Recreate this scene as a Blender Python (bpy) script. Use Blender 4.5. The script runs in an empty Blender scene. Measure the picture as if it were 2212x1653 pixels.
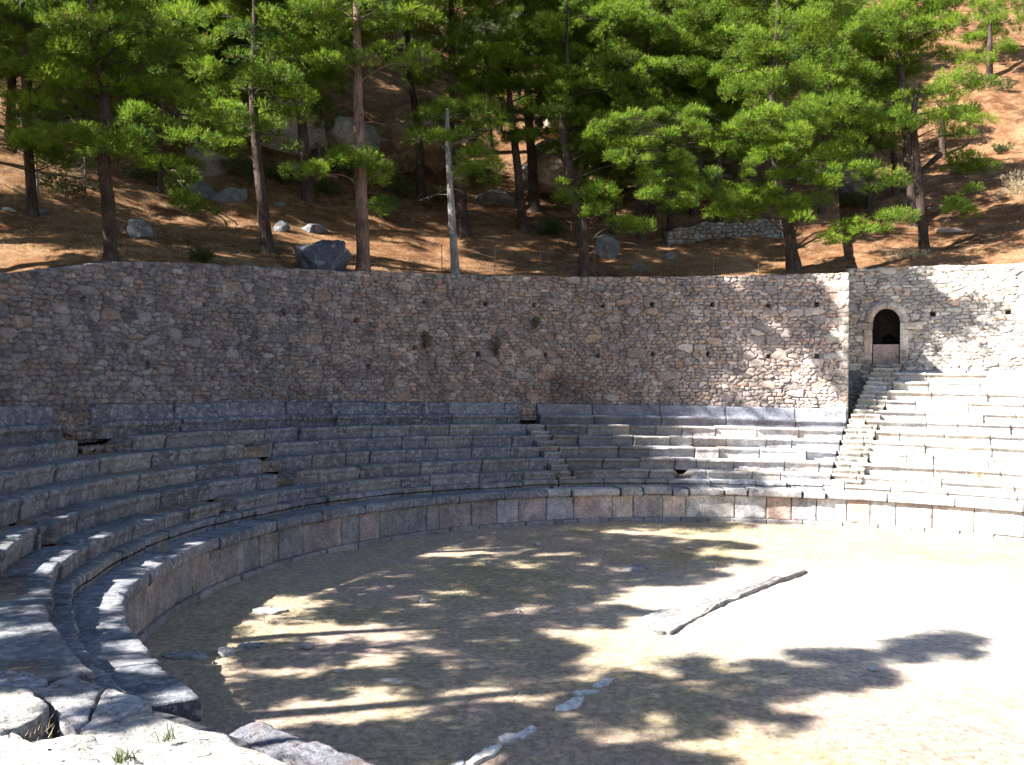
import bpy, math, random
import numpy as np
from mathutils import Matrix, Vector

rng = np.random.default_rng(7)
random.seed(7)
scene = bpy.context.scene
COL = scene.collection
PI = math.pi

# ------------------------------------------------------------------ camera model (photo measured on a 2212 x 1653 grid)
F, PITCH, ROLL, EYE = 1886.9, -0.0099, 0.0070, 5.8
CX, CY, ASP = 8.74, 20.32, 1.041          # centre of the round orchestra, x stretch
TX, TY = -0.0115, -0.0138                 # the old stonework has settled a little
cp, sp = math.cos(PITCH), math.sin(PITCH)
cr, sr = math.cos(ROLL), math.sin(ROLL)

def ray(u, v):
    x, y = (u-1106)/F, -(v-826.5)/F
    x, y = cr*x-sr*y, sr*x+cr*y
    return np.array([x, cp-sp*y, sp+cp*y])

def proj(P):
    P = np.asarray(P, float)
    x, fy, z = P[..., 0], P[..., 1], P[..., 2]-EYE
    fw = cp*fy+sp*z
    up = -sp*fy+cp*z
    X, Y = x/fw, up/fw
    return 1106+F*(cr*X+sr*Y), 826.5-F*(-sr*X+cr*Y)

def settle(x, y):
    w = np.clip(1-(np.hypot((x-CX)/ASP, y-CY)-26)/10, 0, 1)
    return (TX*x+TY*(y-CY)-0.0)*w

def ring_xy(r, ph):
    return CX+ASP*r*np.sin(ph), CY+r*np.cos(ph)

def polar(x, y):
    X, Y = (x-CX)/ASP, y-CY
    return np.hypot(X, Y), np.arctan2(X, Y)

def on_plane(u, v, z):
    d = ray(u, v)
    t = (z-EYE)/d[2]
    for _ in range(6):
        t = (z-EYE+settle(t*d[0], t*d[1]))/d[2]
    return np.array([t*d[0], t*d[1], EYE+t*d[2]])

def on_ring(u, v, r):
    d = ray(u, v)
    a0, a1 = d[0]/ASP, d[1]
    c0, c1 = -CX/ASP, -CY
    a, b, c = a0*a0+a1*a1, a0*c0+a1*c1, c0*c0+c1*c1-r*r
    t = (-b+math.sqrt(max(b*b-a*c, 0)))/a
    return np.array([t*d[0], t*d[1], EYE+t*d[2]])

def at_depth(u, v, y):
    d = ray(u, v)
    t = y/d[1]
    return np.array([t*d[0], y, EYE+t*d[2]])

# ------------------------------------------------------------------ noise
def _h(i, j, k, s):
    n = (i.astype(np.int64)*374761393+j.astype(np.int64)*668265263+k.astype(np.int64)*2147483647+s*1274126177) & 0xFFFFFFFF
    n = ((n ^ (n >> 13))*1274126177) & 0xFFFFFFFF
    n = ((n ^ (n >> 16))*2246822519) & 0xFFFFFFFF
    return ((n ^ (n >> 15)) & 0xFFFFFF)/float(0xFFFFFF)

def vnoise(x, y, z=None, s=0):
    x = np.asarray(x, float); y = np.asarray(y, float)
    z = np.zeros_like(x) if z is None else np.asarray(z, float)
    x, y, z = np.broadcast_arrays(x, y, z)
    i, j, k = np.floor(x), np.floor(y), np.floor(z)
    fx, fy, fz = x-i, y-j, z-k
    fx, fy, fz = fx*fx*(3-2*fx), fy*fy*(3-2*fy), fz*fz*(3-2*fz)
    o = 0
    for a in (0, 1):
        wa = fx if a else 1-fx
        for b in (0, 1):
            wb = fy if b else 1-fy
            for c in (0, 1):
                wc = fz if c else 1-fz
                o = o+wa*wb*wc*_h(i+a, j+b, k+c, s)
    return o*2-1

def fbm(x, y, z=None, s=0, o=4, g=.5):
    r, a, t = 0, 1., 0
    z = np.zeros_like(np.asarray(x, float)) if z is None else z
    for q in range(o):
        r = r+a*vnoise(np.asarray(x)*2**q, np.asarray(y)*2**q, np.asarray(z)*2**q, s+q*17)
        t += a; a *= g
    return r/t

def sstep(a, b, x):
    t = np.clip((np.asarray(x, float)-a)/(b-a), 0, 1)
    return t*t*(3-2*t)

# ------------------------------------------------------------------ mesh helpers
def build(name, verts, faces, mat, parent=None, base=None, col=None, smooth=True):
    """ONE mesh object from world-space verts; faces = list of int arrays (n,3) / (n,4)."""
    verts = np.asarray(verts, float)
    if not isinstance(faces, (list, tuple)):
        faces = [faces]
    faces = [np.asarray(f, np.int64) for f in faces if len(f)]
    me = bpy.data.meshes.new(name)
    off = np.zeros(3)
    if base is not None:
        off = np.asarray(base, float)
    elif parent is not None:
        off = np.array(ORIG[parent.name])
    me.vertices.add(len(verts))
    me.vertices.foreach_set('co', (verts-off).astype(np.float32).ravel())
    tot = sum(f.size for f in faces); nf = sum(len(f) for f in faces)
    me.loops.add(tot); me.polygons.add(nf)
    me.loops.foreach_set('vertex_index', np.concatenate([f.ravel() for f in faces]).astype(np.int32))
    sizes = np.concatenate([np.full(len(f), f.shape[1]) for f in faces])
    me.polygons.foreach_set('loop_start', np.concatenate([[0], np.cumsum(sizes)[:-1]]).astype(np.int32))
    me.update(calc_edges=True)
    me.polygons.foreach_set('use_smooth', np.full(nf, smooth))
    if col is not None:
        c = np.asarray(col, float)
        if c.shape[1] == 3:
            c = np.c_[c, np.ones(len(c))]
        at = me.color_attributes.new('tint', 'FLOAT_COLOR', 'POINT')
        at.data.foreach_set('color', c.astype(np.float32).ravel())
    me.materials.append(mat)
    o = bpy.data.objects.new(name, me)
    COL.objects.link(o)
    if parent is not None:
        o.parent = parent
        ORIG[o.name] = off
        if base is not None:
            o.location = off-np.array(ORIG[parent.name])
    else:
        o.location = off
        ORIG[o.name] = off
    return o

ORIG = {}

def thing(name, label, cat, loc=(0, 0, 0), group=None):
    o = bpy.data.objects.new(name, None)
    COL.objects.link(o)
    o.empty_display_size = .3
    o.location = loc
    ORIG[o.name] = np.array(loc, float)
    return tag(o, label, cat, group)

def tag(o, label, cat, group=None):
    o['label'] = label; o['category'] = cat
    if group:
        o['group'] = group
    return o

def struct(o, label=None, kind='structure', cat=None):
    o['kind'] = kind
    if label:
        o['label'] = label
    if cat:
        o['category'] = cat
    return o

def grid_faces(n, m, wrap=False):
    i = np.arange(n if wrap else n-1)[:, None]; j = np.arange(m-1)[None, :]
    i2 = (i+1) % n
    return np.stack([i*m+j, i2*m+j, i2*m+j+1, i*m+j+1], -1).reshape(-1, 4)

class MB:
    def __init__(s):
        s.v = []; s.f3 = []; s.f4 = []; s.c = []; s.n = 0
    def add(s, v, f, c=None):
        v = np.asarray(v, float); f = np.asarray(f, np.int64)
        (s.f4 if f.shape[1] == 4 else s.f3).append(f+s.n)
        s.v.append(v); s.n += len(v)
        s.c.append(np.tile((.5, .5, .5), (len(v), 1)) if c is None else np.broadcast_to(np.asarray(c, float), (len(v), 3)))
    def done(s, name, mat, parent=None, base=None, smooth=True):
        fs = []
        if s.f4: fs.append(np.concatenate(s.f4))
        if s.f3: fs.append(np.concatenate(s.f3))
        return build(name, np.concatenate(s.v), fs, mat, parent, base, np.concatenate(s.c), smooth)

def tube(pts, rad, n=8, bump=0., seed=0, cap=True):
    pts = np.asarray(pts, float); rad = np.asarray(rad, float)
    m = len(pts)
    t = np.gradient(pts, axis=0); t /= np.linalg.norm(t, axis=1)[:, None]+1e-9
    ref = np.array([1., 0, 0]) if abs(t[0][0]) < .8 else np.array([0, 0, 1.])
    a = np.cross(t, ref); a /= np.linalg.norm(a, axis=1)[:, None]+1e-9
    b = np.cross(t, a)
    th = np.arange(n)*2*PI/n
    R = rad[:, None]*np.ones(n)
    if bump:
        L = np.concatenate([[0], np.cumsum(np.linalg.norm(np.diff(pts, axis=0), axis=1))])
        R = R*(1+bump*fbm(np.cos(th)[None, :]*2.2+L[:, None]*.3, np.sin(th)[None, :]*2.2, L[:, None]*1.6, s=seed, o=3))
    v = pts[:, None, :]+R[:, :, None]*(np.cos(th)[None, :, None]*a[:, None, :]+np.sin(th)[None, :, None]*b[:, None, :])
    v = v.reshape(-1, 3)
    i = np.arange(m-1)[:, None]; j = np.arange(n)[None, :]; j2 = (j+1) % n
    f = np.stack([i*n+j, i*n+j2, (i+1)*n+j2, (i+1)*n+j], -1).reshape(-1, 4)
    return v, f

def catmull(P, k=6):
    P = np.asarray(P, float)
    if len(P) < 3:
        t = np.linspace(0, 1, k*2+1)[:, None]
        return P[0]*(1-t)+P[-1]*t
    Q = np.vstack([2*P[0]-P[1], P, 2*P[-1]-P[-2]])
    out = []
    for i in range(1, len(Q)-2):
        t = np.linspace(0, 1, k, endpoint=False)[:, None]
        p0, p1, p2, p3 = Q[i-1], Q[i], Q[i+1], Q[i+2]
        out.append(.5*(2*p1+(p2-p0)*t+(2*p0-5*p1+4*p2-p3)*t**2+(3*p1-p0-3*p2+p3)*t**3))
    out.append(P[-1:])
    return np.concatenate(out)

# ------------------------------------------------------------------ materials
def new_mat(name, rough=.9, spec=.2):
    m = bpy.data.materials.new(name); m.use_nodes = True
    nt = m.node_tree; b = nt.nodes['Principled BSDF']
    b.inputs['Roughness'].default_value = rough
    b.inputs['Specular IOR Level'].default_value = spec
    return m, nt, b

def N(nt, typ, **kw):
    n = nt.nodes.new(typ)
    for k, v in kw.items():
        if k in n.inputs.keys():
            n.inputs[k].default_value = v
        else:
            setattr(n, k, v)
    return n

def ramp(nt, fac, stops):
    r = nt.nodes.new('ShaderNodeValToRGB')
    e = r.color_ramp.elements
    while len(e) < len(stops):
        e.new(.5)
    for el, (p, c) in zip(e, stops):
        el.position = p
        el.color = (*c, 1) if hasattr(c, '__len__') else (c, c, c, 1)
    nt.links.new(fac, r.inputs['Fac'])
    return r.outputs['Color']

def mixc(nt, fac, a, b, typ='MIX'):
    n = nt.nodes.new('ShaderNodeMix'); n.data_type = 'RGBA'; n.blend_type = typ
    for sock, val in ((n.inputs[0], fac), (n.inputs[6], a), (n.inputs[7], b)):
        if hasattr(val, 'is_output'):
            nt.links.new(val, sock)
        elif hasattr(val, '__len__'):
            sock.default_value = (*val, 1)
        else:
            sock.default_value = val
    return n.outputs[2]

def noise_tex(nt, co, scale, detail=6, rough=.6, dist=0.):
    n = N(nt, 'ShaderNodeTexNoise', Scale=scale, Detail=detail, Roughness=rough, Distortion=dist)
    nt.links.new(co, n.inputs['Vector'])
    return n.outputs['Fac']

def stone_mat(name, light=.35, dark=.35, bump=.5, spot=9., tint=(1, 1, 1), pit=0., warm=0., lightc=(.42, .42, .43), lo=.57):
    """weathered limestone: the block's own colour from 'tint', pale and black lichen, pits, grain"""
    m, nt, b = new_mat(name, .92, .15)
    L = nt.links
    co = N(nt, 'ShaderNodeNewGeometry').outputs['Position']
    at = N(nt, 'ShaderNodeAttribute', attribute_name='tint').outputs['Color']
    c = mixc(nt, 1, at, tint, 'MULTIPLY')
    big = noise_tex(nt, co, 1.3, 5, .65)
    c = mixc(nt, 1, c, ramp(nt, big, [(.3, .62), (.7, 1.3)]), 'MULTIPLY')
    mid = noise_tex(nt, co, 11, 6, .7)
    c = mixc(nt, 1, c, ramp(nt, mid, [(.28, .5), (.72, 1.45)]), 'MULTIPLY')
    if warm:
        wn = noise_tex(nt, co, 2.3, 5, .6)
        c = mixc(nt, ramp(nt, wn, [(.52, 0.), (.72, warm)]), c, (.36, .21, .13))
    if dark:
        dn = noise_tex(nt, co, spot*.75, 7, .72, .4)
        c = mixc(nt, ramp(nt, dn, [(.54, 0.), (.64, dark)]), c, (.05, .05, .055))
    if light:
        ln = noise_tex(nt, co, spot*1.25, 7, .7, .6)
        c = mixc(nt, ramp(nt, ln, [(lo, 0.), (lo+.09, light)]), c, lightc)
    hgt = N(nt, 'ShaderNodeMath', operation='ADD')
    L.new(mid, hgt.inputs[0]); L.new(noise_tex(nt, co, 40, 5, .7), hgt.inputs[1])
    h = hgt.outputs[0]
    if pit:
        pn = N(nt, 'ShaderNodeMath', operation='MAXIMUM')
        L.new(ramp(nt, noise_tex(nt, co, 9, 3, .5, 1.2), [(.64, 0.), (.69, 1.)]), pn.inputs[0])
        L.new(ramp(nt, noise_tex(nt, co, 24, 2, .5, .8), [(.68, 0.), (.72, 1.)]), pn.inputs[1])
        c = mixc(nt, pn.outputs[0], c, (.12, .09, .08))
        su = N(nt, 'ShaderNodeMath', operation='SUBTRACT')
        L.new(h, su.inputs[0]); L.new(pn.outputs[0], su.inputs[1]); h = su.outputs[0]
    bp = N(nt, 'ShaderNodeBump', Strength=bump, Distance=.03)
    L.new(h, bp.inputs['Height']); L.new(bp.outputs['Normal'], b.inputs['Normal'])
    L.new(c, b.inputs['Base Color'])
    return m

M_WALL = stone_mat('rubble_limestone', light=.3, dark=.3, bump=.7, spot=7, warm=.15)
M_SEAT = stone_mat('weathered_seat_stone', light=.42, dark=.5, bump=.6, spot=4.5, lo=.51)
M_SEAT_C = stone_mat('clean_seat_stone', light=.5, dark=.25, bump=.5, spot=6., warm=.2)
M_SLAB = stone_mat('pink_grey_slab_stone', light=.3, dark=.3, bump=.5, spot=3.2, warm=.12)
M_NEAR = stone_mat('pitted_foreground_stone', light=.5, dark=.35, bump=.9, spot=12., pit=1., warm=.25)
M_SHADE = stone_mat('shade_darkened_stone', light=0, dark=.3, bump=.6, spot=6.)  # stone darkened in colour for the shade inside the niche
M_ROCK = stone_mat('grey_mountain_rock', light=.4, dark=.6, bump=1., spot=2.6)
M_ROCKW = stone_mat('orange_grey_cliff_rock', light=.6, dark=.35, bump=1., spot=1.6, warm=.85)

def ground_mat(name, kind):
    m, nt, b = new_mat(name, 1., .05)
    L = nt.links
    co = N(nt, 'ShaderNodeNewGeometry').outputs['Position']
    big = noise_tex(nt, co, .22, 6, .6, .5)
    mid = noise_tex(nt, co, 1.3, 7, .65, .3)
    fine = noise_tex(nt, co, 7, 8, .78)
    vf = noise_tex(nt, co, 55, 4, .8)
    if kind == 'floor':
        c = ramp(nt, big, [(.34, (.345, .285, .185)), (.45, (.42, .335, .225)), (.53, (.405, .31, .245)), (.64, (.395, .305, .275))])
        c = mixc(nt, ramp(nt, mid, [(.45, 0.), (.62, .7)]), c, (.44, .375, .275))
        c = mixc(nt, ramp(nt, noise_tex(nt, co, .8, 5, .6), [(.56, 0.), (.70, .6)]), c, (.25, .24, .15))
        vm = N(nt, 'ShaderNodeVectorMath', operation='SUBTRACT'); L.new(co, vm.inputs[0]); vm.inputs[1].default_value = (10.5, 21.5, 0)
        vs = N(nt, 'ShaderNodeVectorMath', operation='MULTIPLY'); L.new(vm.outputs[0], vs.inputs[0]); vs.inputs[1].default_value = (.12, .155, 0)
        vl = N(nt, 'ShaderNodeVectorMath', operation='LENGTH'); L.new(vs.outputs[0], vl.inputs[0])
        ax = N(nt, 'ShaderNodeMath', operation='MULTIPLY_ADD'); L.new(mid, ax.inputs[0]); ax.inputs[1].default_value = -.9; L.new(vl.outputs['Value'], ax.inputs[2])
        c = mixc(nt, ramp(nt, ax.outputs[0], [(.05, .9), (.75, 0.)]), c, (.50, .455, .41))  # pale oval: sun glare brightened into the floor colour
    elif kind == 'hill':
        c = ramp(nt, big, [(.34, (.07, .034, .019)), (.5, (.145, .068, .033)), (.64, (.215, .118, .063))])
        c = mixc(nt, ramp(nt, mid, [(.44, 0.), (.66, .75)]), c, (.27, .17, .095))
        at = N(nt, 'ShaderNodeAttribute', attribute_name='tint').outputs['Color']
        c = mixc(nt, 1, c, at, 'MULTIPLY')
    c = mixc(nt, 1, c, ramp(nt, fine, [(.3, .4), (.7, 1.6)]), 'MULTIPLY')
    c = mixc(nt, 1, c, ramp(nt, vf, [(.3, .6), (.7, 1.4)]), 'MULTIPLY')
    ad = N(nt, 'ShaderNodeMath', operation='ADD')
    L.new(fine, ad.inputs[0]); L.new(vf, ad.inputs[1])
    bp = N(nt, 'ShaderNodeBump', Strength=.8, Distance=.05)
    L.new(ad.outputs[0], bp.inputs['Height']); L.new(bp.outputs['Normal'], b.inputs['Normal'])
    L.new(c, b.inputs['Base Color'])
    return m

M_FLOOR = ground_mat('dry_grass_and_gravel', 'floor')
M_HILL = ground_mat('pine_needle_litter', 'hill')

def foliage_mat(name, c0, c1, trans=.35):
    m, nt, b = new_mat(name, .55, .3)
    L = nt.links
    at = N(nt, 'ShaderNodeAttribute', attribute_name='tint').outputs['Color']
    sep = N(nt, 'ShaderNodeSeparateColor'); L.new(at, sep.inputs[0])
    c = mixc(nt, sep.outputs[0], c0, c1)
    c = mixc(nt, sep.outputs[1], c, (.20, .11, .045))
    L.new(c, b.inputs['Base Color'])
    tr = N(nt, 'ShaderNodeBsdfTranslucent'); L.new(c, tr.inputs['Color'])
    mx = N(nt, 'ShaderNodeMixShader'); mx.inputs[0].default_value = trans
    L.new(b.outputs[0], mx.inputs[1]); L.new(tr.outputs[0], mx.inputs[2])
    L.new(mx.outputs[0], nt.nodes['Material Output'].inputs['Surface'])
    return m

M_PINE = foliage_mat('pine_needles', (.03, .07, .009), (.205, .315, .022), .45)
M_PINEG = foliage_mat('grey_green_needles', (.07, .10, .05), (.20, .24, .12))
M_BUSH = foliage_mat('shrub_leaves', (.035, .055, .018), (.10, .13, .04))
M_OLIVE = foliage_mat('olive_wall_plant', (.09, .085, .045), (.17, .16, .09), .3)
M_STRAW = foliage_mat('dry_straw', (.25, .205, .13), (.50, .425, .29), .25)

def bark_mat(name, c0, c1):
    m, nt, b = new_mat(name, .95, .1)
    co = N(nt, 'ShaderNodeTexCoord').outputs['Object']
    mp = N(nt, 'ShaderNodeMapping'); mp.inputs['Scale'].default_value = (9, 9, 2.2)
    nt.links.new(co, mp.inputs['Vector'])
    n1 = noise_tex(nt, mp.outputs[0], 1.2, 6, .7, .8)
    c = ramp(nt, n1, [(.32, c0), (.62, c1)])
    c = mixc(nt, 1, c, ramp(nt, noise_tex(nt, co, .7, 4), [(.35, .6), (.65, 1.4)]), 'MULTIPLY')
    bp = N(nt, 'ShaderNodeBump', Strength=1., Distance=.06)
    nt.links.new(n1, bp.inputs['Height']); nt.links.new(bp.outputs['Normal'], b.inputs['Normal'])
    nt.links.new(c, b.inputs['Base Color'])
    return m

M_BARK = bark_mat('dark_pine_bark', (.022, .017, .015), (.085, .062, .05))
M_BARKR = bark_mat('reddish_pine_bark', (.05, .032, .026), (.22, .145, .115))
M_BARKP = bark_mat('pale_grey_bark', (.07, .062, .056), (.27, .25, .23))
M_DEAD = bark_mat('bleached_dead_wood', (.22, .21, .20), (.5, .48, .46))
M_RUST, nt_, b_ = new_mat('rusty_fence_steel', .7, .4)
b_.inputs['Base Color'].default_value = (.13, .085, .06, 1)
nz = N(nt_, 'ShaderNodeTexNoise', Scale=30.)
nt_.links.new(ramp(nt_, nz.outputs['Fac'], [(.35, (.07, .045, .03)), (.7, (.2, .15, .12))]), b_.inputs['Base Color'])
M_WIRE, nt_, b_ = new_mat('dull_fence_wire', .6, .5)
nz = N(nt_, 'ShaderNodeTexNoise', Scale=8.)
nt_.links.new(ramp(nt_, nz.outputs['Fac'], [(.35, (.05, .045, .04)), (.7, (.10, .09, .085))]), b_.inputs['Base Color'])

# ------------------------------------------------------------------ layout numbers
R_BASE, R_LIP, Z_LIP = 15.89, 15.86, EYE-4.37
R_LOW, Z_LOW = 16.65, EYE-4.09
RS = lambda k: 16.97+.70*(k-1)+(.02 if k > 1 else 0)       # seat k = 1..
ZS = lambda k: EYE-(3.74-.445*(k-1))
R_BE, Z_BE, Z_BK = 20.48, EYE-1.55, EYE-1.07
R_WB, R_WT = 21.02, 21.55                                    # main wall: foot, top of its face
def near_dr(ph):                                             # the ring closes in near the viewer
    return np.interp(np.degrees(-ph), [104, 112.7, 118, 122, 126.5, 131, 138, 150], [0, -.3, -.48, -.58, -.66, -.95, -1.4, -2.3])
def phi_u(u, r, z):                                          # bearing of the point of ring r at height z seen at image column u (far side)
    d = 0
    lo, hi = -1.9, 1.9
    ps = np.linspace(-1.95, 1.6, 4000)
    x, y = ring_xy(r, ps)
    uu, _ = proj(np.stack([x, y, z+settle(x, y)], -1))
    ok = np.gradient(uu) > 0
    return float(np.interp(u, uu[ok], ps[ok]))

# wall top trace
WT = [(0, 592), (60, 590), (110, 583), (160, 577), (200, 572), (250, 567), (330, 569), (450, 573), (600, 580), (770, 588), (975, 594), (1100, 598), (1260, 600), (1400, 600), (1600, 597), (1832, 590)]
_wt = np.array([on_ring(u, v, R_WT) for u, v in WT])
_wph = polar(_wt[:, 0], _wt[:, 1])[1]
PH_L = _wph[0]-.12
PH_E = _wph[-1]
def wall_top(ph):
    z = np.interp(ph, _wph, _wt[:, 2])
    lo = _wt[0, 2]-(_wph[0]-ph)*9
    return np.where(ph < _wph[0], np.maximum(lo, 4.9), z)
# niche wall (stands farther back, behind the right-hand wedge)
K_TOP = 11
R_BE2, Z_BE2 = RS(12)+.02, EYE+.38
R_N = R_BE2+.62
NT = [(1844, 582), (1984, 577), (2209, 571)]
_nt = np.array([on_ring(u, v, R_N+.35) for u, v in NT])
_nph = polar(_nt[:, 0], _nt[:, 1])[1]
def niche_top(ph):
    return np.interp(ph, _nph, _nt[:, 2])

# ------------------------------------------------------------------ terrain
def hill_z(x, y, detail=True):
    x = np.asarray(x, float); y = np.asarray(y, float)
    r, ph = polar(x, y)
    inm = ph < PH_E
    r0 = np.where(inm, R_WT+.55, R_N+.75)
    # height of the rim
    zb = np.where(inm, wall_top(ph), niche_top(ph))-.06
    dl = np.degrees(ph)
    left = sstep(-62, -95, dl)
    zb = zb*(1-left)+4.5*left
    back = sstep(100, 140, np.abs(dl))
    zb = zb*(1-back)+3.9*back
    d = np.maximum(r-r0, 0)
    right = sstep(22, 50, dl)
    up = .36*np.minimum(d, 9)+.62*np.clip(d-9, 0, 13)+.95*np.clip(d-22, 0, 60)+.2*np.maximum(d-82, 0)
    upr = .44*np.minimum(d, 9)+.52*np.clip(d-9, 0, 30)+.75*np.clip(d-39, 0, 60)
    up = up*(1-right)+upr*right
    dirf = np.clip(np.cos(np.clip(ph+.05, -PI, PI))*1.25, -.15, 1)
    dirf = dirf*(1-sstep(-58, -80, dl)*np.clip(dirf, 0, 1))
    z = zb+up*dirf
    if detail:
        a = sstep(0, 5, d)
        z = z+a*.16*fbm(x*.7, y*.7, s=13, o=4, g=.6)+a*(.45*fbm(x*.16, y*.16, s=3, o=4)+.9*sstep(14, 30, d)*fbm(x*.12, y*.12, s=9, o=3))+.05*sstep(0, 1, d)*fbm(x*1.3, y*1.3, s=5, o=4)
    return z

def on_hill(u, v):
    d = ray(u, v); t = np.linspace(24, 130, 6000)
    P = np.array([0, 0, EYE])+t[:, None]*d
    r, ph = polar(P[:, 0], P[:, 1])
    ok = (r > np.where(ph < PH_E, R_WT+.5, R_N+.7)) & (P[:, 2] < hill_z(P[:, 0], P[:, 1]))
    i = np.argmax(ok) if ok.any() else len(t)-1
    return P[i]

def make_hill():
    ph = np.unique(np.concatenate([np.linspace(-PI, -1.35, 90), np.linspace(-1.35, 1.15, 640), np.linspace(1.15, PI, 80), [PH_E-.0015, PH_E+.0015]]))
    dd = np.concatenate([[0], np.cumsum(np.geomspace(.09, 2.6, 150))])
    r0 = np.where(ph < PH_E, R_WT+.30, R_N+.55)
    Rr = r0[:, None]+dd[None, :]
    x, y = ring_xy(Rr, ph[:, None])
    z = hill_z(x, y)
    # skirt down to the soil under the seats
    n, m = x.shape
    base = r0-.35
    xs, ys = ring_xy(base, ph)
    inn = np.where(np.abs(np.degrees(ph)) > 128, 3.6, 2.6)
    a_, b_ = on_ring(1886, 697, R_N+.05), on_ring(1944, 697, R_N+.05)
    q0, q1 = polar(a_[0], a_[1])[1], polar(b_[0], b_[1])[1]
    cave = np.abs(ph-(q0+q1)/2) < (q1-q0)*.85
    xs, ys = ring_xy(np.where(cave, r0+3.0, base), ph)
    x2, y2 = ring_xy(np.where(cave, r0+3.0, base+.02), ph)
    z2 = np.where(cave, a_[2]+1.3, inn+.02)
    x3, y3 = ring_xy(np.where(cave, r0+.02, base+.04), ph)
    z3 = np.where(cave, a_[2]+1.35, inn+.04)
    x = np.c_[ring_xy(np.full(n, 16.3), ph)[0], xs, x2, x3, x]; y = np.c_[ring_xy(np.full(n, 16.3), ph)[1], ys, y2, y3, y]
    z = np.c_[np.full(n, .7), inn, z2, z3, z]
    r, p2 = polar(x, y)
    d = np.maximum(r-r0[:, None], 0)
    # colour: russet pine litter under the trees, straw-brown bare slope on the right
    dl = np.degrees(p2)
    wr = sstep(31, 41, dl+5*fbm(x*.15, y*.15, s=40, o=3))
    litter = np.array([1., 1., 1.]); bare = np.array([1.25, 1.75, 2.1])*.92
    c = litter*(1-wr[..., None])+bare*wr[..., None]
    sc = sstep(-38, -52, dl)*.12
    c = c*(1-sc[..., None])+np.array([1.25, 1.55, 1.6])*sc[..., None]
    o = build('hillside', np.stack([x, y, z], -1).reshape(-1, 3), grid_faces(n, m+4, False), M_HILL, col=c.reshape(-1, 3))
    struct(o, 'russet hillside of pine litter rising behind the stone wall')
make_hill()

def make_floor():
    ph = np.linspace(-PI, PI, 420, endpoint=False)
    rr = np.concatenate([np.linspace(.02, 14, 150), np.linspace(14.05, 16.5, 45)])
    x, y = ring_xy(rr[None, :], ph[:, None])
    z = settle(x, y)+.05*fbm(x*.35, y*.35, s=21, o=4)+.02*fbm(x*2.2, y*2.2, s=22, o=3)+.10*sstep(14.6, 16, rr)[None, :]*(.4+.6*fbm(x*.8, y*.8, s=24))
    o = build('orchestra_floor', np.stack([x, y, z], -1).reshape(-1, 3), grid_faces(len(ph), len(rr), True), M_FLOOR)
    struct(o, 'round orchestra floor of dry grass and pinkish gravel')
make_floor()
def floor_z(x, y):
    return settle(x, y)+.05*fbm(x*.35, y*.35, s=21, o=4)+.02*fbm(x*2.2, y*2.2, s=22, o=3)

# ------------------------------------------------------------------ swept stone rows
def joints(p0, p1, r, lo, hi, seed):
    g = np.random.default_rng(seed); L = [p0]
    while L[-1] < p1-.3*lo/r:
        L.append(L[-1]+g.uniform(lo, hi)/r)
    L[-1] = p1
    return np.array(L)

def arc_samples(J, r, step):
    S = [np.linspace(J[0], J[-1], max(4, int((J[-1]-J[0])*r/step)))]
    for e in (.008, .022, .05):
        S += [J-e/r, J+e/r]
    S = np.unique(np.round(np.concatenate(S+[J]), 6))
    return S[(S >= J[0]) & (S <= J[-1])]

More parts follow.
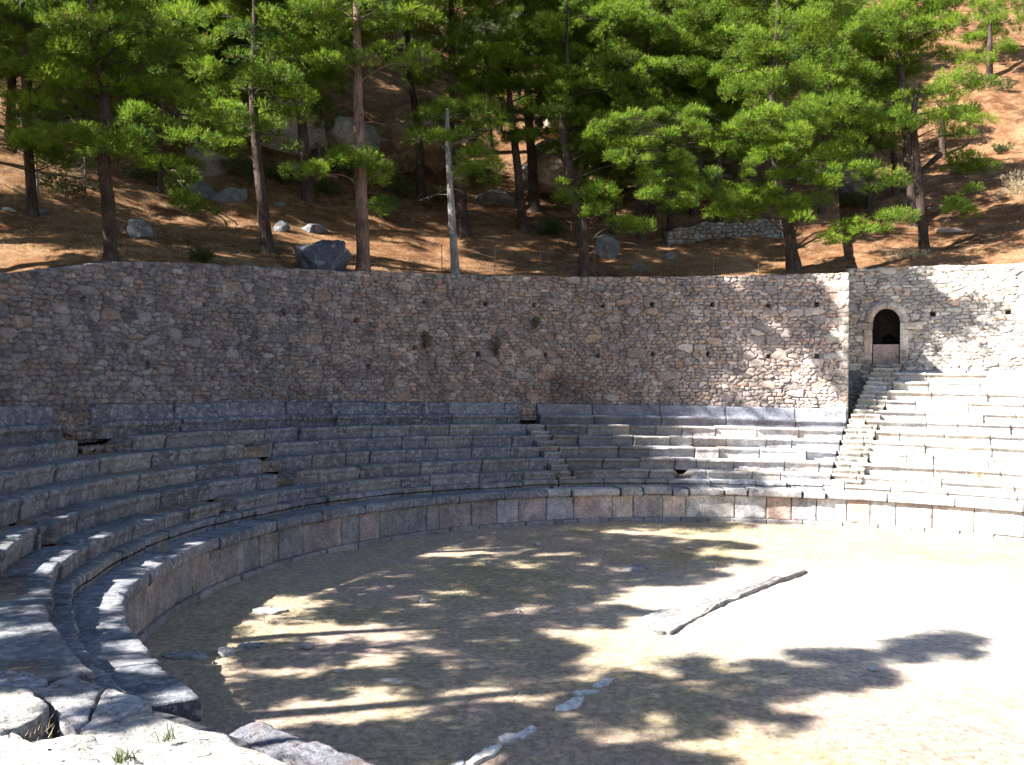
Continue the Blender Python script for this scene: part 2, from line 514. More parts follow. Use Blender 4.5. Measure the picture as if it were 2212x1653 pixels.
def sweep(name, prof, r0, z0, p0, p1, mat, parent, lo=1., hi=2., seed=0, step=.07, wear=.03, off=.025, groove=.05,
          cols=((.27, .27, .28), (.31, .29, .27), (.24, .24, .26)), dirt=0., damage=(), near=0., ends=True, jl=None, vary=0., fade=None):
    """a curved course of big blocks: profile of (back, up) points swept round the ring, with open joints, shifted blocks and worn edges"""
    g = np.random.default_rng(seed+1000)
    J = joints(p0, p1, r0, lo, hi, seed) if jl is None else np.asarray(jl)
    S = arc_samples(J, r0, step)
    prof = np.asarray(prof, float)
    n, m = len(S), len(prof)
    bi = np.clip(np.searchsorted(J, S, side='right')-1, 0, len(J)-2)
    dj = np.minimum(np.abs(S-J[bi]), np.abs(J[bi+1]-S))*r0
    nb = len(J)-1
    bdr, bdz, btl = g.normal(0, off, nb), g.normal(0, off*.5, nb), g.normal(0, off*.6, nb)
    bc = np.array([cols[g.integers(len(cols))] for _ in range(nb)])*g.uniform(.85, 1.15, (nb, 1))
    t = (S-J[bi])/(J[bi+1]-J[bi]+1e-9)-.5
    dr = bdr[bi]+btl[bi]*t; dz = bdz[bi]
    gv = groove*np.exp(-(dj/.018)**2)
    R = r0+prof[None, :, 0]+dr[:, None]+np.where(prof[None, :, 0] < .5, 1, .3)*gv[:, None]
    Z = z0+prof[None, :, 1]+dz[:, None]-(gv*.8)[:, None]*(prof[None, :, 1] > -.05)
    P = S[:, None]+0*R
    if vary:
        ovb = np.clip(g.choice([.3, .7, 1., 1.1, 1.3], nb), 0, 2)
        ris = ((prof[:, 1] < -.03) & (prof[:, 0] < .3))[None, :]*prof[None, :, 0]
        R = R+vary*ris*(ovb[bi]-1)[:, None]
    a = S[:, None]*r0
    edge = np.exp(-((prof[:, 0])/.10)**2-((prof[:, 1])/.10)**2)[None, :]
    nn = fbm(a*1.4, R*1.4, Z*1.4, s=seed, o=5, g=.55)
    n2 = fbm(a*5, R*5, Z*5, s=seed+5, o=3, g=.6)
    chip = np.clip(fbm(a*2.1, Z*.7, s=seed+77, o=4)-.18, 0, 1)
    R = R+wear*(nn+.5*n2)+edge*chip*wear*7
    Z = Z+wear*.5*nn-edge*chip*wear*5
    c = bc[bi][:, None, :]*np.ones((1, m, 1))
    c = c*(1-.45*np.exp(-(dj/.03)**2))[:, None, None]
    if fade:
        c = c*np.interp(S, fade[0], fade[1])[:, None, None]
    if dirt:
        back = sstep(.22, .55, prof[:, 0])*(prof[:, 1] > -.03)*(prof[:, 1] < .03)
        w = np.clip(back[None, :]*dirt*sstep(-.15, .25, fbm(a*.7, R*2, s=seed+31, o=3)), 0, 1)[..., None]
        c = c*(1-w)+np.array([.27, .15, .075])*w
    for (q0, q1, amt) in damage:
        w = sstep(q0-.01, q0+.012, S)*(1-sstep(q1-.012, q1+.01, S))
        R = R+(w*amt)[:, None]*np.exp(-prof[None, :, 0]/.35)*(1+.4*n2)
        Z = Z-(w*amt*.7)[:, None]*(prof[None, :, 1] > -.2)*(1+.3*nn)
        c = c*(1-.8*w[:, None, None])+np.array([.165, .115, .085])*.8*w[:, None, None]
    if near:
        R = R+near*near_dr(P)
    x, y = ring_xy(R, P)
    z = Z+settle(x, y)
    V = np.stack([x, y, z], -1).reshape(-1, 3)
    f = [grid_faces(n, m)]
    c = c.reshape(-1, 3)
    if ends:
        # end faces: fan to a hidden inner edge
        inner = []
        for e in (0, n-1):
            k = len(V)
            cr_ = V[e*m:(e+1)*m]
            bk = cr_.copy(); bk[:, 2] = cr_[:, 2].min()-.02
            V = np.vstack([V, bk]); c = np.vstack([c, c[e*m:(e+1)*m]*.9])
            q = np.arange(m-1)
            f.append(np.stack([e*m+q, e*m+q+1, k+q+1, k+q], -1))
    return build(name, V, f, mat, parent, col=c)

def seat_prof(rise, depth, over=.055, lip=.12):
    return [(over+.03, -rise-.06), (over+.01, -rise*.8), (over, -rise*.6), (over, -lip-.05), (over*.8, -lip-.012), (.012, -lip+.005), (0, -lip*.6), (0, -.045), (.012, -.012), (.045, 0),
            (.14, .004), (.28, 0), (.42, -.004), (.55, -.006), (depth-.08, -.008), (depth+.12, -.01)]

BENCH = [(.12, -.50), (.10, -.36), (.09, -.24), (.05, -.17), (.0, -.14), (0, -.04), (.03, 0), (.14, 0), (.27, 0), (.31, .02), (.335, .10), (.35, .22), (.36, .32), (.355, .42), (.37, .475), (.42, .49), (.52, .49), (.75, .49)]

PH_NEAR = -2.22
# stairs: bearings of their sides
s1L, s1R = phi_u(1201, RS(1), ZS(1)), phi_u(1240, RS(1), ZS(1))
s5L, s5R = phi_u(1140, RS(5), ZS(5)), phi_u(1180, RS(5), ZS(5))
STA_L, STA_R = (s1L+s5L)/2, (s1R+s5R)/2
t1L, t5L = phi_u(1795, RS(1), ZS(1)), phi_u(1822, RS(5), ZS(5))
t1R = phi_u(1862, RS(1), ZS(1)); tnR = phi_u(1935, RS(11), ZS(11))
def stb_l(k): return t1L+(t5L-t1L)*(k-1)/4
def stb_r(k): return t1R+(tnR-t1R)*(k-1)/10
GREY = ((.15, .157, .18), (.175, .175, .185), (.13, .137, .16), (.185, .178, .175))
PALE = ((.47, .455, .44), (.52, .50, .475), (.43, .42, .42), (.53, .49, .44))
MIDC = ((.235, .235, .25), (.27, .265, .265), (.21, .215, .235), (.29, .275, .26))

# --- left wedge
lw = thing('seating_wedge', 'dark lichen-grey wedge of curved stone seat rows below the shaded high wall', 'stone seating', (-8, 24, 0))
R_END = 1.12
def dph(u0, u1, v, r, z):
    return phi_u(u0, r, z), phi_u(u1, r, z)
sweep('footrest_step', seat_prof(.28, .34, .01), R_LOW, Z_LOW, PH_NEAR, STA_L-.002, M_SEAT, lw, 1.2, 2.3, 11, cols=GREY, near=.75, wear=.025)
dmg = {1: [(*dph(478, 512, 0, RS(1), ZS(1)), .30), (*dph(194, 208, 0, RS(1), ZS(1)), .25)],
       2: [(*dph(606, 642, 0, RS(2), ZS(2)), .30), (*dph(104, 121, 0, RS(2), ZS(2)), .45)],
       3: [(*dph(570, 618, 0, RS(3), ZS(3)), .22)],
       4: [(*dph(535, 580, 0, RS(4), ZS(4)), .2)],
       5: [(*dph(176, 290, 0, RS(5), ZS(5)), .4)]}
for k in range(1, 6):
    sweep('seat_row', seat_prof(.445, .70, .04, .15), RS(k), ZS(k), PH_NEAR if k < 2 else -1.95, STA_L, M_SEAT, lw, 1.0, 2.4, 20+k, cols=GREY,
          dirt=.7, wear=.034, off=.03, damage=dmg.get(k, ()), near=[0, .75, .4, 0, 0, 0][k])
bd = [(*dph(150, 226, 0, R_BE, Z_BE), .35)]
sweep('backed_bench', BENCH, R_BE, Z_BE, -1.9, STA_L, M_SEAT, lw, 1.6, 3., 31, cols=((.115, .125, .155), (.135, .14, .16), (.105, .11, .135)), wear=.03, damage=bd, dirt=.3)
# --- middle wedge
MFADE = ([phi_u(1240, RS(3), ZS(3)), phi_u(1420, RS(3), ZS(3)), phi_u(1790, RS(3), ZS(3))], [.62, 1.0, 2.2])  # tree shade and sunlight put into the block colours, dark left to bright right
mw = thing('seating_wedge', 'middle wedge of seat rows between the two stairways, half in tree shade', 'stone seating', (10, 37, 0))
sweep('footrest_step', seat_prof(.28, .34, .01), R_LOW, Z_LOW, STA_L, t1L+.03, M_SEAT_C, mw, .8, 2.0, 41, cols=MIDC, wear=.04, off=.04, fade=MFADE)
for k in range(1, 6):
    dm = [(phi_u(1465, RS(1), ZS(1)), phi_u(1495, RS(1), ZS(1)), .35)] if k == 1 else ()
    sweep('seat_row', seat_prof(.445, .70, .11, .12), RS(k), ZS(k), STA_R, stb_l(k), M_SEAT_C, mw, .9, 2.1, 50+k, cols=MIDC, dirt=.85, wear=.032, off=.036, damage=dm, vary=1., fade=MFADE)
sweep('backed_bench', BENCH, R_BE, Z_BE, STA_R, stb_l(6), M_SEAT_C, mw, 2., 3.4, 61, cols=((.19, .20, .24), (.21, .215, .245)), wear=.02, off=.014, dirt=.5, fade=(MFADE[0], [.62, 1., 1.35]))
# --- right wedge
rw = thing('seating_wedge', 'tall pale sunlit wedge of seat rows in front of the arched niche wall', 'stone seating', (22, 30, 0))
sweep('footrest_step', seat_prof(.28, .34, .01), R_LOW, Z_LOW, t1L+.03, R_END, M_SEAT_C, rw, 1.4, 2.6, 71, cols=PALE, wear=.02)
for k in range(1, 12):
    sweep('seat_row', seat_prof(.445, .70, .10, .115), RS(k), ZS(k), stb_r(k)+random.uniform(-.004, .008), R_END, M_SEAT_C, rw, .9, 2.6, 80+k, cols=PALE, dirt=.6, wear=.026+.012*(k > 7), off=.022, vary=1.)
sweep('backed_bench', BENCH, R_BE2, Z_BE2, phi_u(1943, R_BE2, Z_BE2), R_END, M_SEAT_C, rw, 2., 3.2, 97, cols=((.25, .26, .285), (.28, .285, .30)), wear=.02, off=.014, dirt=.3)

# --- stairways: half-height steps between the wedges
def stairway(label, fl, fr, k1, nstep, r_end, seed, cols, mat):
    xy = ring_xy(RS(1), (fl(1)+fr(1))/2)
    st = thing('stairway', label, 'stairway', (float(xy[0]), float(xy[1]), 1.5))
    for i in range(nstep):
        k = 1+i*.5
        r = RS(1)+.70*(k-1)-.30+.02; z = ZS(1)+.445*(k-1)-.2225
        sweep('step', [(.07, -.30), (.06, -.12), (.01, -.08), (.0, -.03), (.02, 0), (.1, 0), (.2, 0), (.35, -.005), (.5, -.01)], r, z, fl(k)-.0004, fr(k)+.0004, mat, st, .5, 1.3, seed+i, cols=cols, wear=.05, off=.04, dirt=1., step=.05)
    return st
stairway('worn narrow stair with orange litter between dark left and middle seat rows', lambda k: STA_L, lambda k: STA_R, 1, 10, 0, 200, ((.22, .22, .23), (.25, .20, .16)), M_SEAT)
stairway('pale stair climbing past the wall end to the arched niche', stb_l, stb_r, 1, 24, 0, 230, ((.40, .385, .36), (.45, .43, .40), (.40, .36, .31)), M_SEAT_C)

# ------------------------------------------------------------------ orchestra wall: plinth, upright slabs, coping blocks
ow = thing('orchestra_wall', 'low curved wall of pink and grey upright slabs round the orchestra floor', 'low wall', (-7.3, 20, 0))
sweep('plinth', [(-.0, -.30), (0, -.05), (.005, .14), (.02, .18), (.06, .19), (.2, .19)], R_BASE, 0.0, -2.12, R_END, M_SLAB, ow, .9, 1.7, 301, cols=((.22, .215, .22), (.25, .23, .225)), wear=.02, near=1.)
def patch(name, r, p0, p1, z0, z1, mat, parent, seed, colr, depth=.3, wear=.02, near=0., dr=0., tilt=0., dz=0., lean=0.):
    """one upright slab: rounded front, own wear"""
    w = (p1-p0)*r; h = z1-z0
    nu, nv = max(8, int(w/.05)), max(7, int(h/.05))
    e = np.array([0, .012, .035, .08])
    us = np.unique(np.concatenate([e/w, np.linspace(.1/w, 1-.1/w, nu), 1-e/w]))
    vs = np.unique(np.concatenate([e/h, np.linspace(.1/h, 1-.1/h, nv), 1-e/h]))
    U, Vv = np.meshgrid(us, vs, indexing='ij')
    de = np.minimum(np.minimum(U, 1-U)*w, np.minimum(Vv, 1-Vv)*h)
    a, zz = U*w+p0*r, Vv*h
    inset = .035*np.exp(-de/.016)+np.where(de < .001, depth, 0)
    nn = fbm(a*1.8, zz*1.8, s=seed, o=5, g=.55)
    chip = np.clip(fbm(a*2.3, zz*2.3, s=seed+9, o=4)-.2, 0, 1)*np.exp(-de/.10)
    R = r+dr+inset+wear*nn+chip*.16+lean*zz
    P = p0+U*(p1-p0)
    R = R+near*near_dr(P)
    x, y = ring_xy(R, P)
    z = z0+dz+Vv*h+tilt*(U-.5)*w+settle(x, y)
    # vertical run-off streaks and stains that belong to the stone
    st = fbm(a*3.2, zz*.35+5, s=seed+3, o=3)
    c = np.asarray(colr)[None, None, :]*(1+.22*st+.1*nn)[..., None]
    pat = sstep(.05, .3, fbm(a*1.2, zz*1.2, s=seed+40, o=4))[..., None]
    alt = np.asarray(colr)*np.array([.78, .8, .84]) if seed % 3 else np.asarray(colr)*np.array([1.12, 1.05, 1.0])
    c = c*(1-pat)+alt*pat
    return build(name, np.stack([x, y, z], -1).reshape(-1, 3), grid_faces(len(us), len(vs)), mat, parent, col=np.clip(c, .02, .8).reshape(-1, 3))

UJ = [604, 657, 740, 778, 822, 923, 950, 1020, 1074, 1121, 1181, 1240, 1323, 1368, 1432, 1482, 1587, 1656, 1710, 1764, 1829, 1880, 1935, 2014, 2104, 2212]
PJ = [phi_u(u, 15.99, .6) for u in UJ]
pjl = [PJ[0]]
while pjl[0] > -2.1:
    pjl.insert(0, pjl[0]-random.uniform(.9, 1.45)/16)
pjr = []
q = PJ[-1]
while q < R_END:
    q += random.uniform(1.1, 1.6)/16; pjr.append(q)
PJ = pjl+PJ[1:]+pjr
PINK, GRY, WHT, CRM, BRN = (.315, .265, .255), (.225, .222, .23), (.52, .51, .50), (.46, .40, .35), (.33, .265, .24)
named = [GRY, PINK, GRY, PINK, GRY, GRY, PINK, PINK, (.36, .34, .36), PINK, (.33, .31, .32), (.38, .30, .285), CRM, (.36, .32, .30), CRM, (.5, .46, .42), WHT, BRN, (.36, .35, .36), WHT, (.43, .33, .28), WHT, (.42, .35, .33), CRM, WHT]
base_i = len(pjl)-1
named = [tuple(np.array(c_)*(1.0 if i_ < 9 else 1.2)) for i_, c_ in enumerate(named)]  # slabs along the sunlit stretch lightened in colour
Z_SL = Z_LIP-.31
for i in range(len(PJ)-1):
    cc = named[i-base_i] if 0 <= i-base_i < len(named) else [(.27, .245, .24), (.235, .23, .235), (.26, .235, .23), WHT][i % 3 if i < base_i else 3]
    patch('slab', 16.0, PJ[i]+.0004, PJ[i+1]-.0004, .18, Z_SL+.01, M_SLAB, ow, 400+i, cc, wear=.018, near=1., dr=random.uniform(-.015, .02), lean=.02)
# coping blocks
CJ = [1184, 1234, 1339, 1389, 1453, 1490, 1566, 1616, 1734, 1785, 1917, 2063, 2210]
CP = [phi_u(u, 15.86, 1.3) for u in CJ]
cl = [CP[0]]; g_ = random.Random(5)
while cl[0] > -2.17:
    cl.insert(0, cl[0]-g_.uniform(1.2, 2.3)/16)
CPJ = cl+CP[1:]
while CPJ[-1] < R_END:
    CPJ.append(CPJ[-1]+g_.uniform(1.8, 2.6)/16)
PROF_C = [(.35, -.31), (.17, -.305), (.05, -.30), (.015, -.29), (.0, -.25), (0, -.15), (0, -.06), (.012, -.02), (.04, 0), (.14, .0), (.28, -.002), (.42, -.002), (.56, -.004), (.7, -.006), (.86, -.01)]
loose0 = len(cl)-1
def coping(i):
    k = i-loose0
    loose = 1 <= k <= 8
    right = k > 8
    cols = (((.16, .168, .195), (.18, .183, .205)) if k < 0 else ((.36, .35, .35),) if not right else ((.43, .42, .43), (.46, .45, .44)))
    g = random.Random(i+50)
    dr = g.uniform(-.10, .06) if loose else g.uniform(-.02, .02)
    dz = g.uniform(-.07, .05) if loose else 0
    gap = .0016 if loose else .0004
    prof = np.array(PROF_C)
    if loose:
        prof = prof*np.array([1, g.uniform(.85, 1.1)])
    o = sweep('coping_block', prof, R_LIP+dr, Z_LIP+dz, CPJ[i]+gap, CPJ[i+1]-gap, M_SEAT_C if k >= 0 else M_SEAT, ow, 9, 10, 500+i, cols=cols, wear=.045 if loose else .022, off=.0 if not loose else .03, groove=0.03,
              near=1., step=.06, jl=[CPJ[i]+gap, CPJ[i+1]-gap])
    return o
for i in range(len(CPJ)-1):
    coping(i)

# ------------------------------------------------------------------ rubble walls
def rubble(S, Z, seed, cw=.38, ch=.20, jit=.85, big=None):
    """irregular coursed rubble as a height field: (depth, cell colour key, joint amount) for every sample"""
    s = S+.07*fbm(S*1.3, Z*1.3, s=seed+1, o=3); z = Z+.05*fbm(S*.9, Z*1.5, s=seed+2, o=3)+.08*vnoise(S*.22, Z*.05, s=seed+8)
    j0 = np.floor(z/ch)
    best = np.full(S.shape, 1e9); sec = np.full(S.shape, 1e9)
    bid = np.zeros(S.shape); bx = np.zeros(S.shape); bz = np.zeros(S.shape)
    zero = np.zeros(S.shape)
    for dj in (-1, 0, 1):
        j = j0+dj
        off = _h(j, zero, zero, seed)*1.0
        wrow = cw*(.75+.6*_h(j, zero+3, zero, seed+4))
        i0 = np.floor(s/wrow-off)
        for di in (-1, 0, 1, 2):
            i = i0+di
            px = (i+off+.5+jit*(_h(i, j, zero, seed+1)-.5))*wrow
            pz = (j+.5+.55*(_h(i, j, zero+1, seed+2)-.5))*ch
            wgt = .82+.45*_h(i, j, zero+2, seed+3)**2
            dx, dz = np.abs(s-px)/(wrow*wgt), np.abs(z-pz)/(ch*wgt)
            d = (dx**3.4+dz**3.4)**(1/3.4)
            key = _h(i, j, zero+5, seed+6)
            n = d < best
            sec = np.where(n, best, np.minimum(sec, d))
            bid = np.where(n, key, bid); bx = np.where(n, (s-px)/wrow, bx); bz = np.where(n, (z-pz)/ch, bz)
            best = np.where(n, d, best)
    e = sec-best
    return e, best, bid, bx, bz

WALLC = np.array([(.225, .225, .235), (.26, .255, .25), (.20, .20, .21), (.29, .28, .265), (.27, .245, .225), (.24, .23, .22), (.30, .24, .205), (.33, .32, .31), (.235, .23, .235), (.17, .17, .18)])
def rubble_wall(name, parent, r_of, p0, p1, zb_of, zt_of, seed, step=.036, thick=.6, holes=(), tint=None, cut=None, ch=.165, cw=.36, amp=.075, close_l=False, close_r=False):
    n = int((p1-p0)*23/step); ph = np.linspace(p0, p1, n)
    top = zt_of(ph); bot = zb_of(ph)
    m = int(np.max(top-bot)/step)
    T = np.linspace(0, 1, m)
    Z = bot[:, None]+(top-bot)[:, None]*T[None, :]
    S = ph[:, None]*22.5+0*Z
    e, best, bid, bx, bz = rubble(S, Z, seed, cw, ch)
    eC, bC, idC, bxC, bzC = rubble(S, Z, seed+300, cw*1.9, ch*2.1)
    big = ((idC*57.3) % 1 < .17) & (eC > .03)
    e = np.where(big, eC*1.5, np.where((idC*57.3) % 1 < .17, np.minimum(e, .02+0*e), e)); best = np.where(big, bC, best); bid = np.where(big, idC, bid); bx = np.where(big, bxC, bx); bz = np.where(big, bzC, bz)
    joint = np.exp(-(e/.09)**2)
    body = sstep(.01, .20, e)*(1-.18*best)
    key2 = (bid*97.13) % 1; key3 = (bid*31.7) % 1
    out = amp*(body*(.7+.7*key2))+.05*(key3-.5)*sstep(.05, .25, e)+.03*bx*(key2-.5)*2+.02*bz*(key3-.5)*2
    out = out+.022*fbm(S*7, Z*7, s=seed+50, o=4, g=.65)+.06*fbm(S*.45, Z*.6, s=seed+60, o=3)
    ci = np.clip((((bid*7.77) % 1)*len(WALLC)).astype(int), 0, len(WALLC)-1)
    c = WALLC[ci]*(.8+.4*key2)[..., None]
    if tint is not None:
        c = c*tint(S, Z, ph[:, None]+0*Z)
    mortar = np.array([.075, .055, .045])*(1+.35*fbm(S*1.5, Z*1.5, s=seed+70, o=3))[..., None]
    jw = (joint*.85)[..., None]
    c = c*(1-jw)+mortar*jw
    R = r_of(Z, ph[:, None])-out
    for (hp, hz, hw, hh) in holes:
        ds = np.abs((ph[:, None]-hp)*22.5+.02*fbm(Z*9, S*9, s=3))-hw/2; dzz = np.abs(Z-hz)-hh/2
        w = np.where((ds < 0) & (dzz < 0), 1., 0.)
        R = R+w*.42
        c = np.where(w[..., None] > 0, c*.7, c)
    # ragged top course
    x, y = ring_xy(R, ph[:, None])
    lump = (.05*fbm(ph*22.5*2.2, ph*0, s=seed+90, o=3)+.03)[:, None]*sstep(.97, 1, T)[None, :]
    z = Z+lump
    V = np.stack([x, y, z], -1)
    f = grid_faces(n, m)
    if cut is not None:
        k = cut(V.reshape(-1, 3), (S/22.5).reshape(-1))
        f = f[~k[f].any(1)]
    V = V.reshape(-1, 3); c = c.reshape(-1, 3)
    # top and back
    k0 = len(V)
    xt, yt = ring_xy(r_of(top, ph)+thick*.5, ph); xb, yb = ring_xy(r_of(top, ph)+thick, ph)
    tn = .03*fbm(ph*22.5*3, ph*0+2, s=seed+91, o=3)
    V = np.vstack([V, np.c_[xt, yt, top+tn+.03], np.c_[xb, yb, top-.02], np.c_[xb, yb, bot]])
    tc = WALLC[(np.floor(ph*22.5/.4) % 4).astype(int)]*1.1
    c = np.vstack([c, tc, tc, tc])
    i = np.arange(n-1)
    rows = [np.arange(n)*m+m-1, k0+np.arange(n), k0+n+np.arange(n), k0+2*n+np.arange(n)]
    fs = [f]
    for a, b in zip(rows[:-1], rows[1:]):
        fs.append(np.stack([a[i], a[i+1], b[i+1], b[i]], -1))
    if cut is not None:
        fs[-1] = fs[-1][np.abs(ph[:-1]-ph_nc) > HWp*1.25]
    return V, np.concatenate(fs), c

def wr_main(Z, ph):
    t = np.clip((Z-3.6)/6.5, -.2, 1.2)
    return R_WB+(R_WT-R_WB)*t+.35*sstep(-.5, -.95, ph)*0
HOLES = [(180, 650), (310, 650), (445, 662), (613, 674), (920, 652), (1050, 657), (1155, 658), (1305, 660), (1410, 657), (1540, 658), (1660, 660), (1765, 657),
         (310, 790), (675, 780), (770, 692), (793, 793), (893, 752), (1030, 765), (1177, 767), (1290, 768), (1410, 765), (1528, 765), (1660, 770), (1765, 770)]
hl = []
for k_, (u, v) in enumerate(HOLES):
    p = on_ring(u, v, R_WB+.3); r_, ph_ = polar(p[0], p[1])
    hl.append((float(ph_), float(p[2]), .15+.05*((k_*7) % 3)/2, .20))
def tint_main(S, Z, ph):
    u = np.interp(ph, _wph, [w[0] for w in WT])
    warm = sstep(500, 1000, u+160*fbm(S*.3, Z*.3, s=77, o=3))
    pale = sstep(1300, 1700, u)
    t = np.array([.69, .655, .69])*(1-warm[..., None])+np.array([.92, .79, .73])*warm[..., None]  # left tint carries the wall's shade in its colour; centre stone is warmer
    t = t*(1+.75*pale[..., None])  # sunlit right end brightened in the colour itself
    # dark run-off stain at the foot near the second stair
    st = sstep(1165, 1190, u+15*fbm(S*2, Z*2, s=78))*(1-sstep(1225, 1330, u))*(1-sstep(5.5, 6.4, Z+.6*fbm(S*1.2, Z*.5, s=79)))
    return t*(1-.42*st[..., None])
mwall = thing('retaining_wall', 'high curved rubble stone wall with rows of small square holes behind the seats', 'stone wall', (4, 41, 3.8))
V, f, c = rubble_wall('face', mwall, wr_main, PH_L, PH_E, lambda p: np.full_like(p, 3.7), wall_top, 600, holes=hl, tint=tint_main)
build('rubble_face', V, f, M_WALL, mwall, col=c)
# squared quoins and the return face at the wall's right end
def quoins():
    mb = MB(); g = random.Random(3)
    z = 3.7; i = 0; top = float(wall_top(np.array([PH_E]))[0])
    while z < top-.02:
        h = min(g.uniform(.34, .52), top-z)
        w = g.uniform(.7, 1.15) if i % 2 else g.uniform(.3, .55)
        rr = float(wr_main(z+h/2, 0))
        p1 = PH_E+.0022; p0 = p1-w/22.5
        zz = np.array([0, .02, h*.5, h-.03, h-.005]); qq = np.array([0, .03, .5, .97, 1.])
        pts = []
        n1 = 0
        P = p0+(p1-p0)*qq
        dep = np.array([[.10 if (a in (0, 4) and b in (0, 4)) else .04 if (a in (0, 4) or b in (0, 4)) else 0 for b in range(5)] for a in range(5)])
        Rg = rr-.065+dep*.6+g.uniform(-.02, .02)+np.array([[g.uniform(-.012, .012) for _ in range(5)] for _ in range(5)])
        x, y = ring_xy(Rg, P[:, None]); zz2 = z+zz[None, :]+0*x
        cc = np.array([(.46, .42, .36), (.42, .40, .36), (.50, .44, .36)][i % 3])*g.uniform(.9, 1.1)
        mb.add(np.stack([x, y, zz2], -1).reshape(-1, 3), grid_faces(5, 5), cc)
        # return side, 4 m deep
        rs = np.linspace(rr-.06, R_N+.2, 6)
        x, y = ring_xy(rs[:, None], np.full((1, 3), p1)); z3 = z+np.array([0, h*.5, h-.01])[None, :]+0*x
        mb.add(np.stack([x, y, z3], -1).reshape(-1, 3), grid_faces(6, 3), cc*.8)
        z += h; i += 1
    mb.done('quoin_corner', M_WALL, mwall)
quoins()

# ------------------------------------------------------------------ niche wall with arched fountain niche
def nring(u, v): return on_ring(u, v, R_N+.05)
NL, NR_ = nring(1886, 697), nring(1944, 697)
ph_nl, ph_nr = polar(NL[0], NL[1])[1], polar(NR_[0], NR_[1])[1]
ph_nc = (ph_nl+ph_nr)/2; NWID = (ph_nr-ph_nl)*R_N*ASP*.98
z_spr = float(nring(1915, 697)[2]); z_sill = float(nring(1915, 744)[2]); z_pan = float(nring(1915, 787)[2])
z_apx = float(nring(1915, 667)[2])
RA = z_apx-z_spr
HWp = (ph_nr-ph_nl)/2
def in_arch(V, ph, grow=0.):
    a = (ph-ph_nc)/HWp; gz = (V[:, 2]-z_spr)/RA
    sx = a/(1+grow)
    return ((np.abs(sx) < 1) & (V[:, 2] < z_spr) & (V[:, 2] > z_pan-.02)) | ((V[:, 2] >= z_spr) & (sx**2+(gz/(1+grow))**2 < 1))
nw = thing('niche_wall', 'pale rubble stone wall with an arched niche behind the tall right seating', 'stone wall', (24, 42, 5))
PH_N1 = 1.12
hn = []
for (u, v) in [(2015, 678), (2177, 675)]:
    p = on_ring(u, v, R_N+.2); hn.append((float(polar(p[0], p[1])[1]), float(p[2]), .2, .22))
V, f, c = rubble_wall('face', nw, lambda Z, ph: R_N+.05*(np.clip(Z-6, 0, 8)), PH_E-.10, PH_N1, lambda p: np.full_like(p, 3.6), lambda p: np.where(p < _nph[0], _nt[0, 2]-.03, niche_top(p)), 650,
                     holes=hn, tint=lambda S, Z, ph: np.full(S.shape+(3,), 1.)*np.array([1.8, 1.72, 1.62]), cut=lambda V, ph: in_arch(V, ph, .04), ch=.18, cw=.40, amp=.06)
build('rubble_face', V, f, M_WALL, nw, col=c)

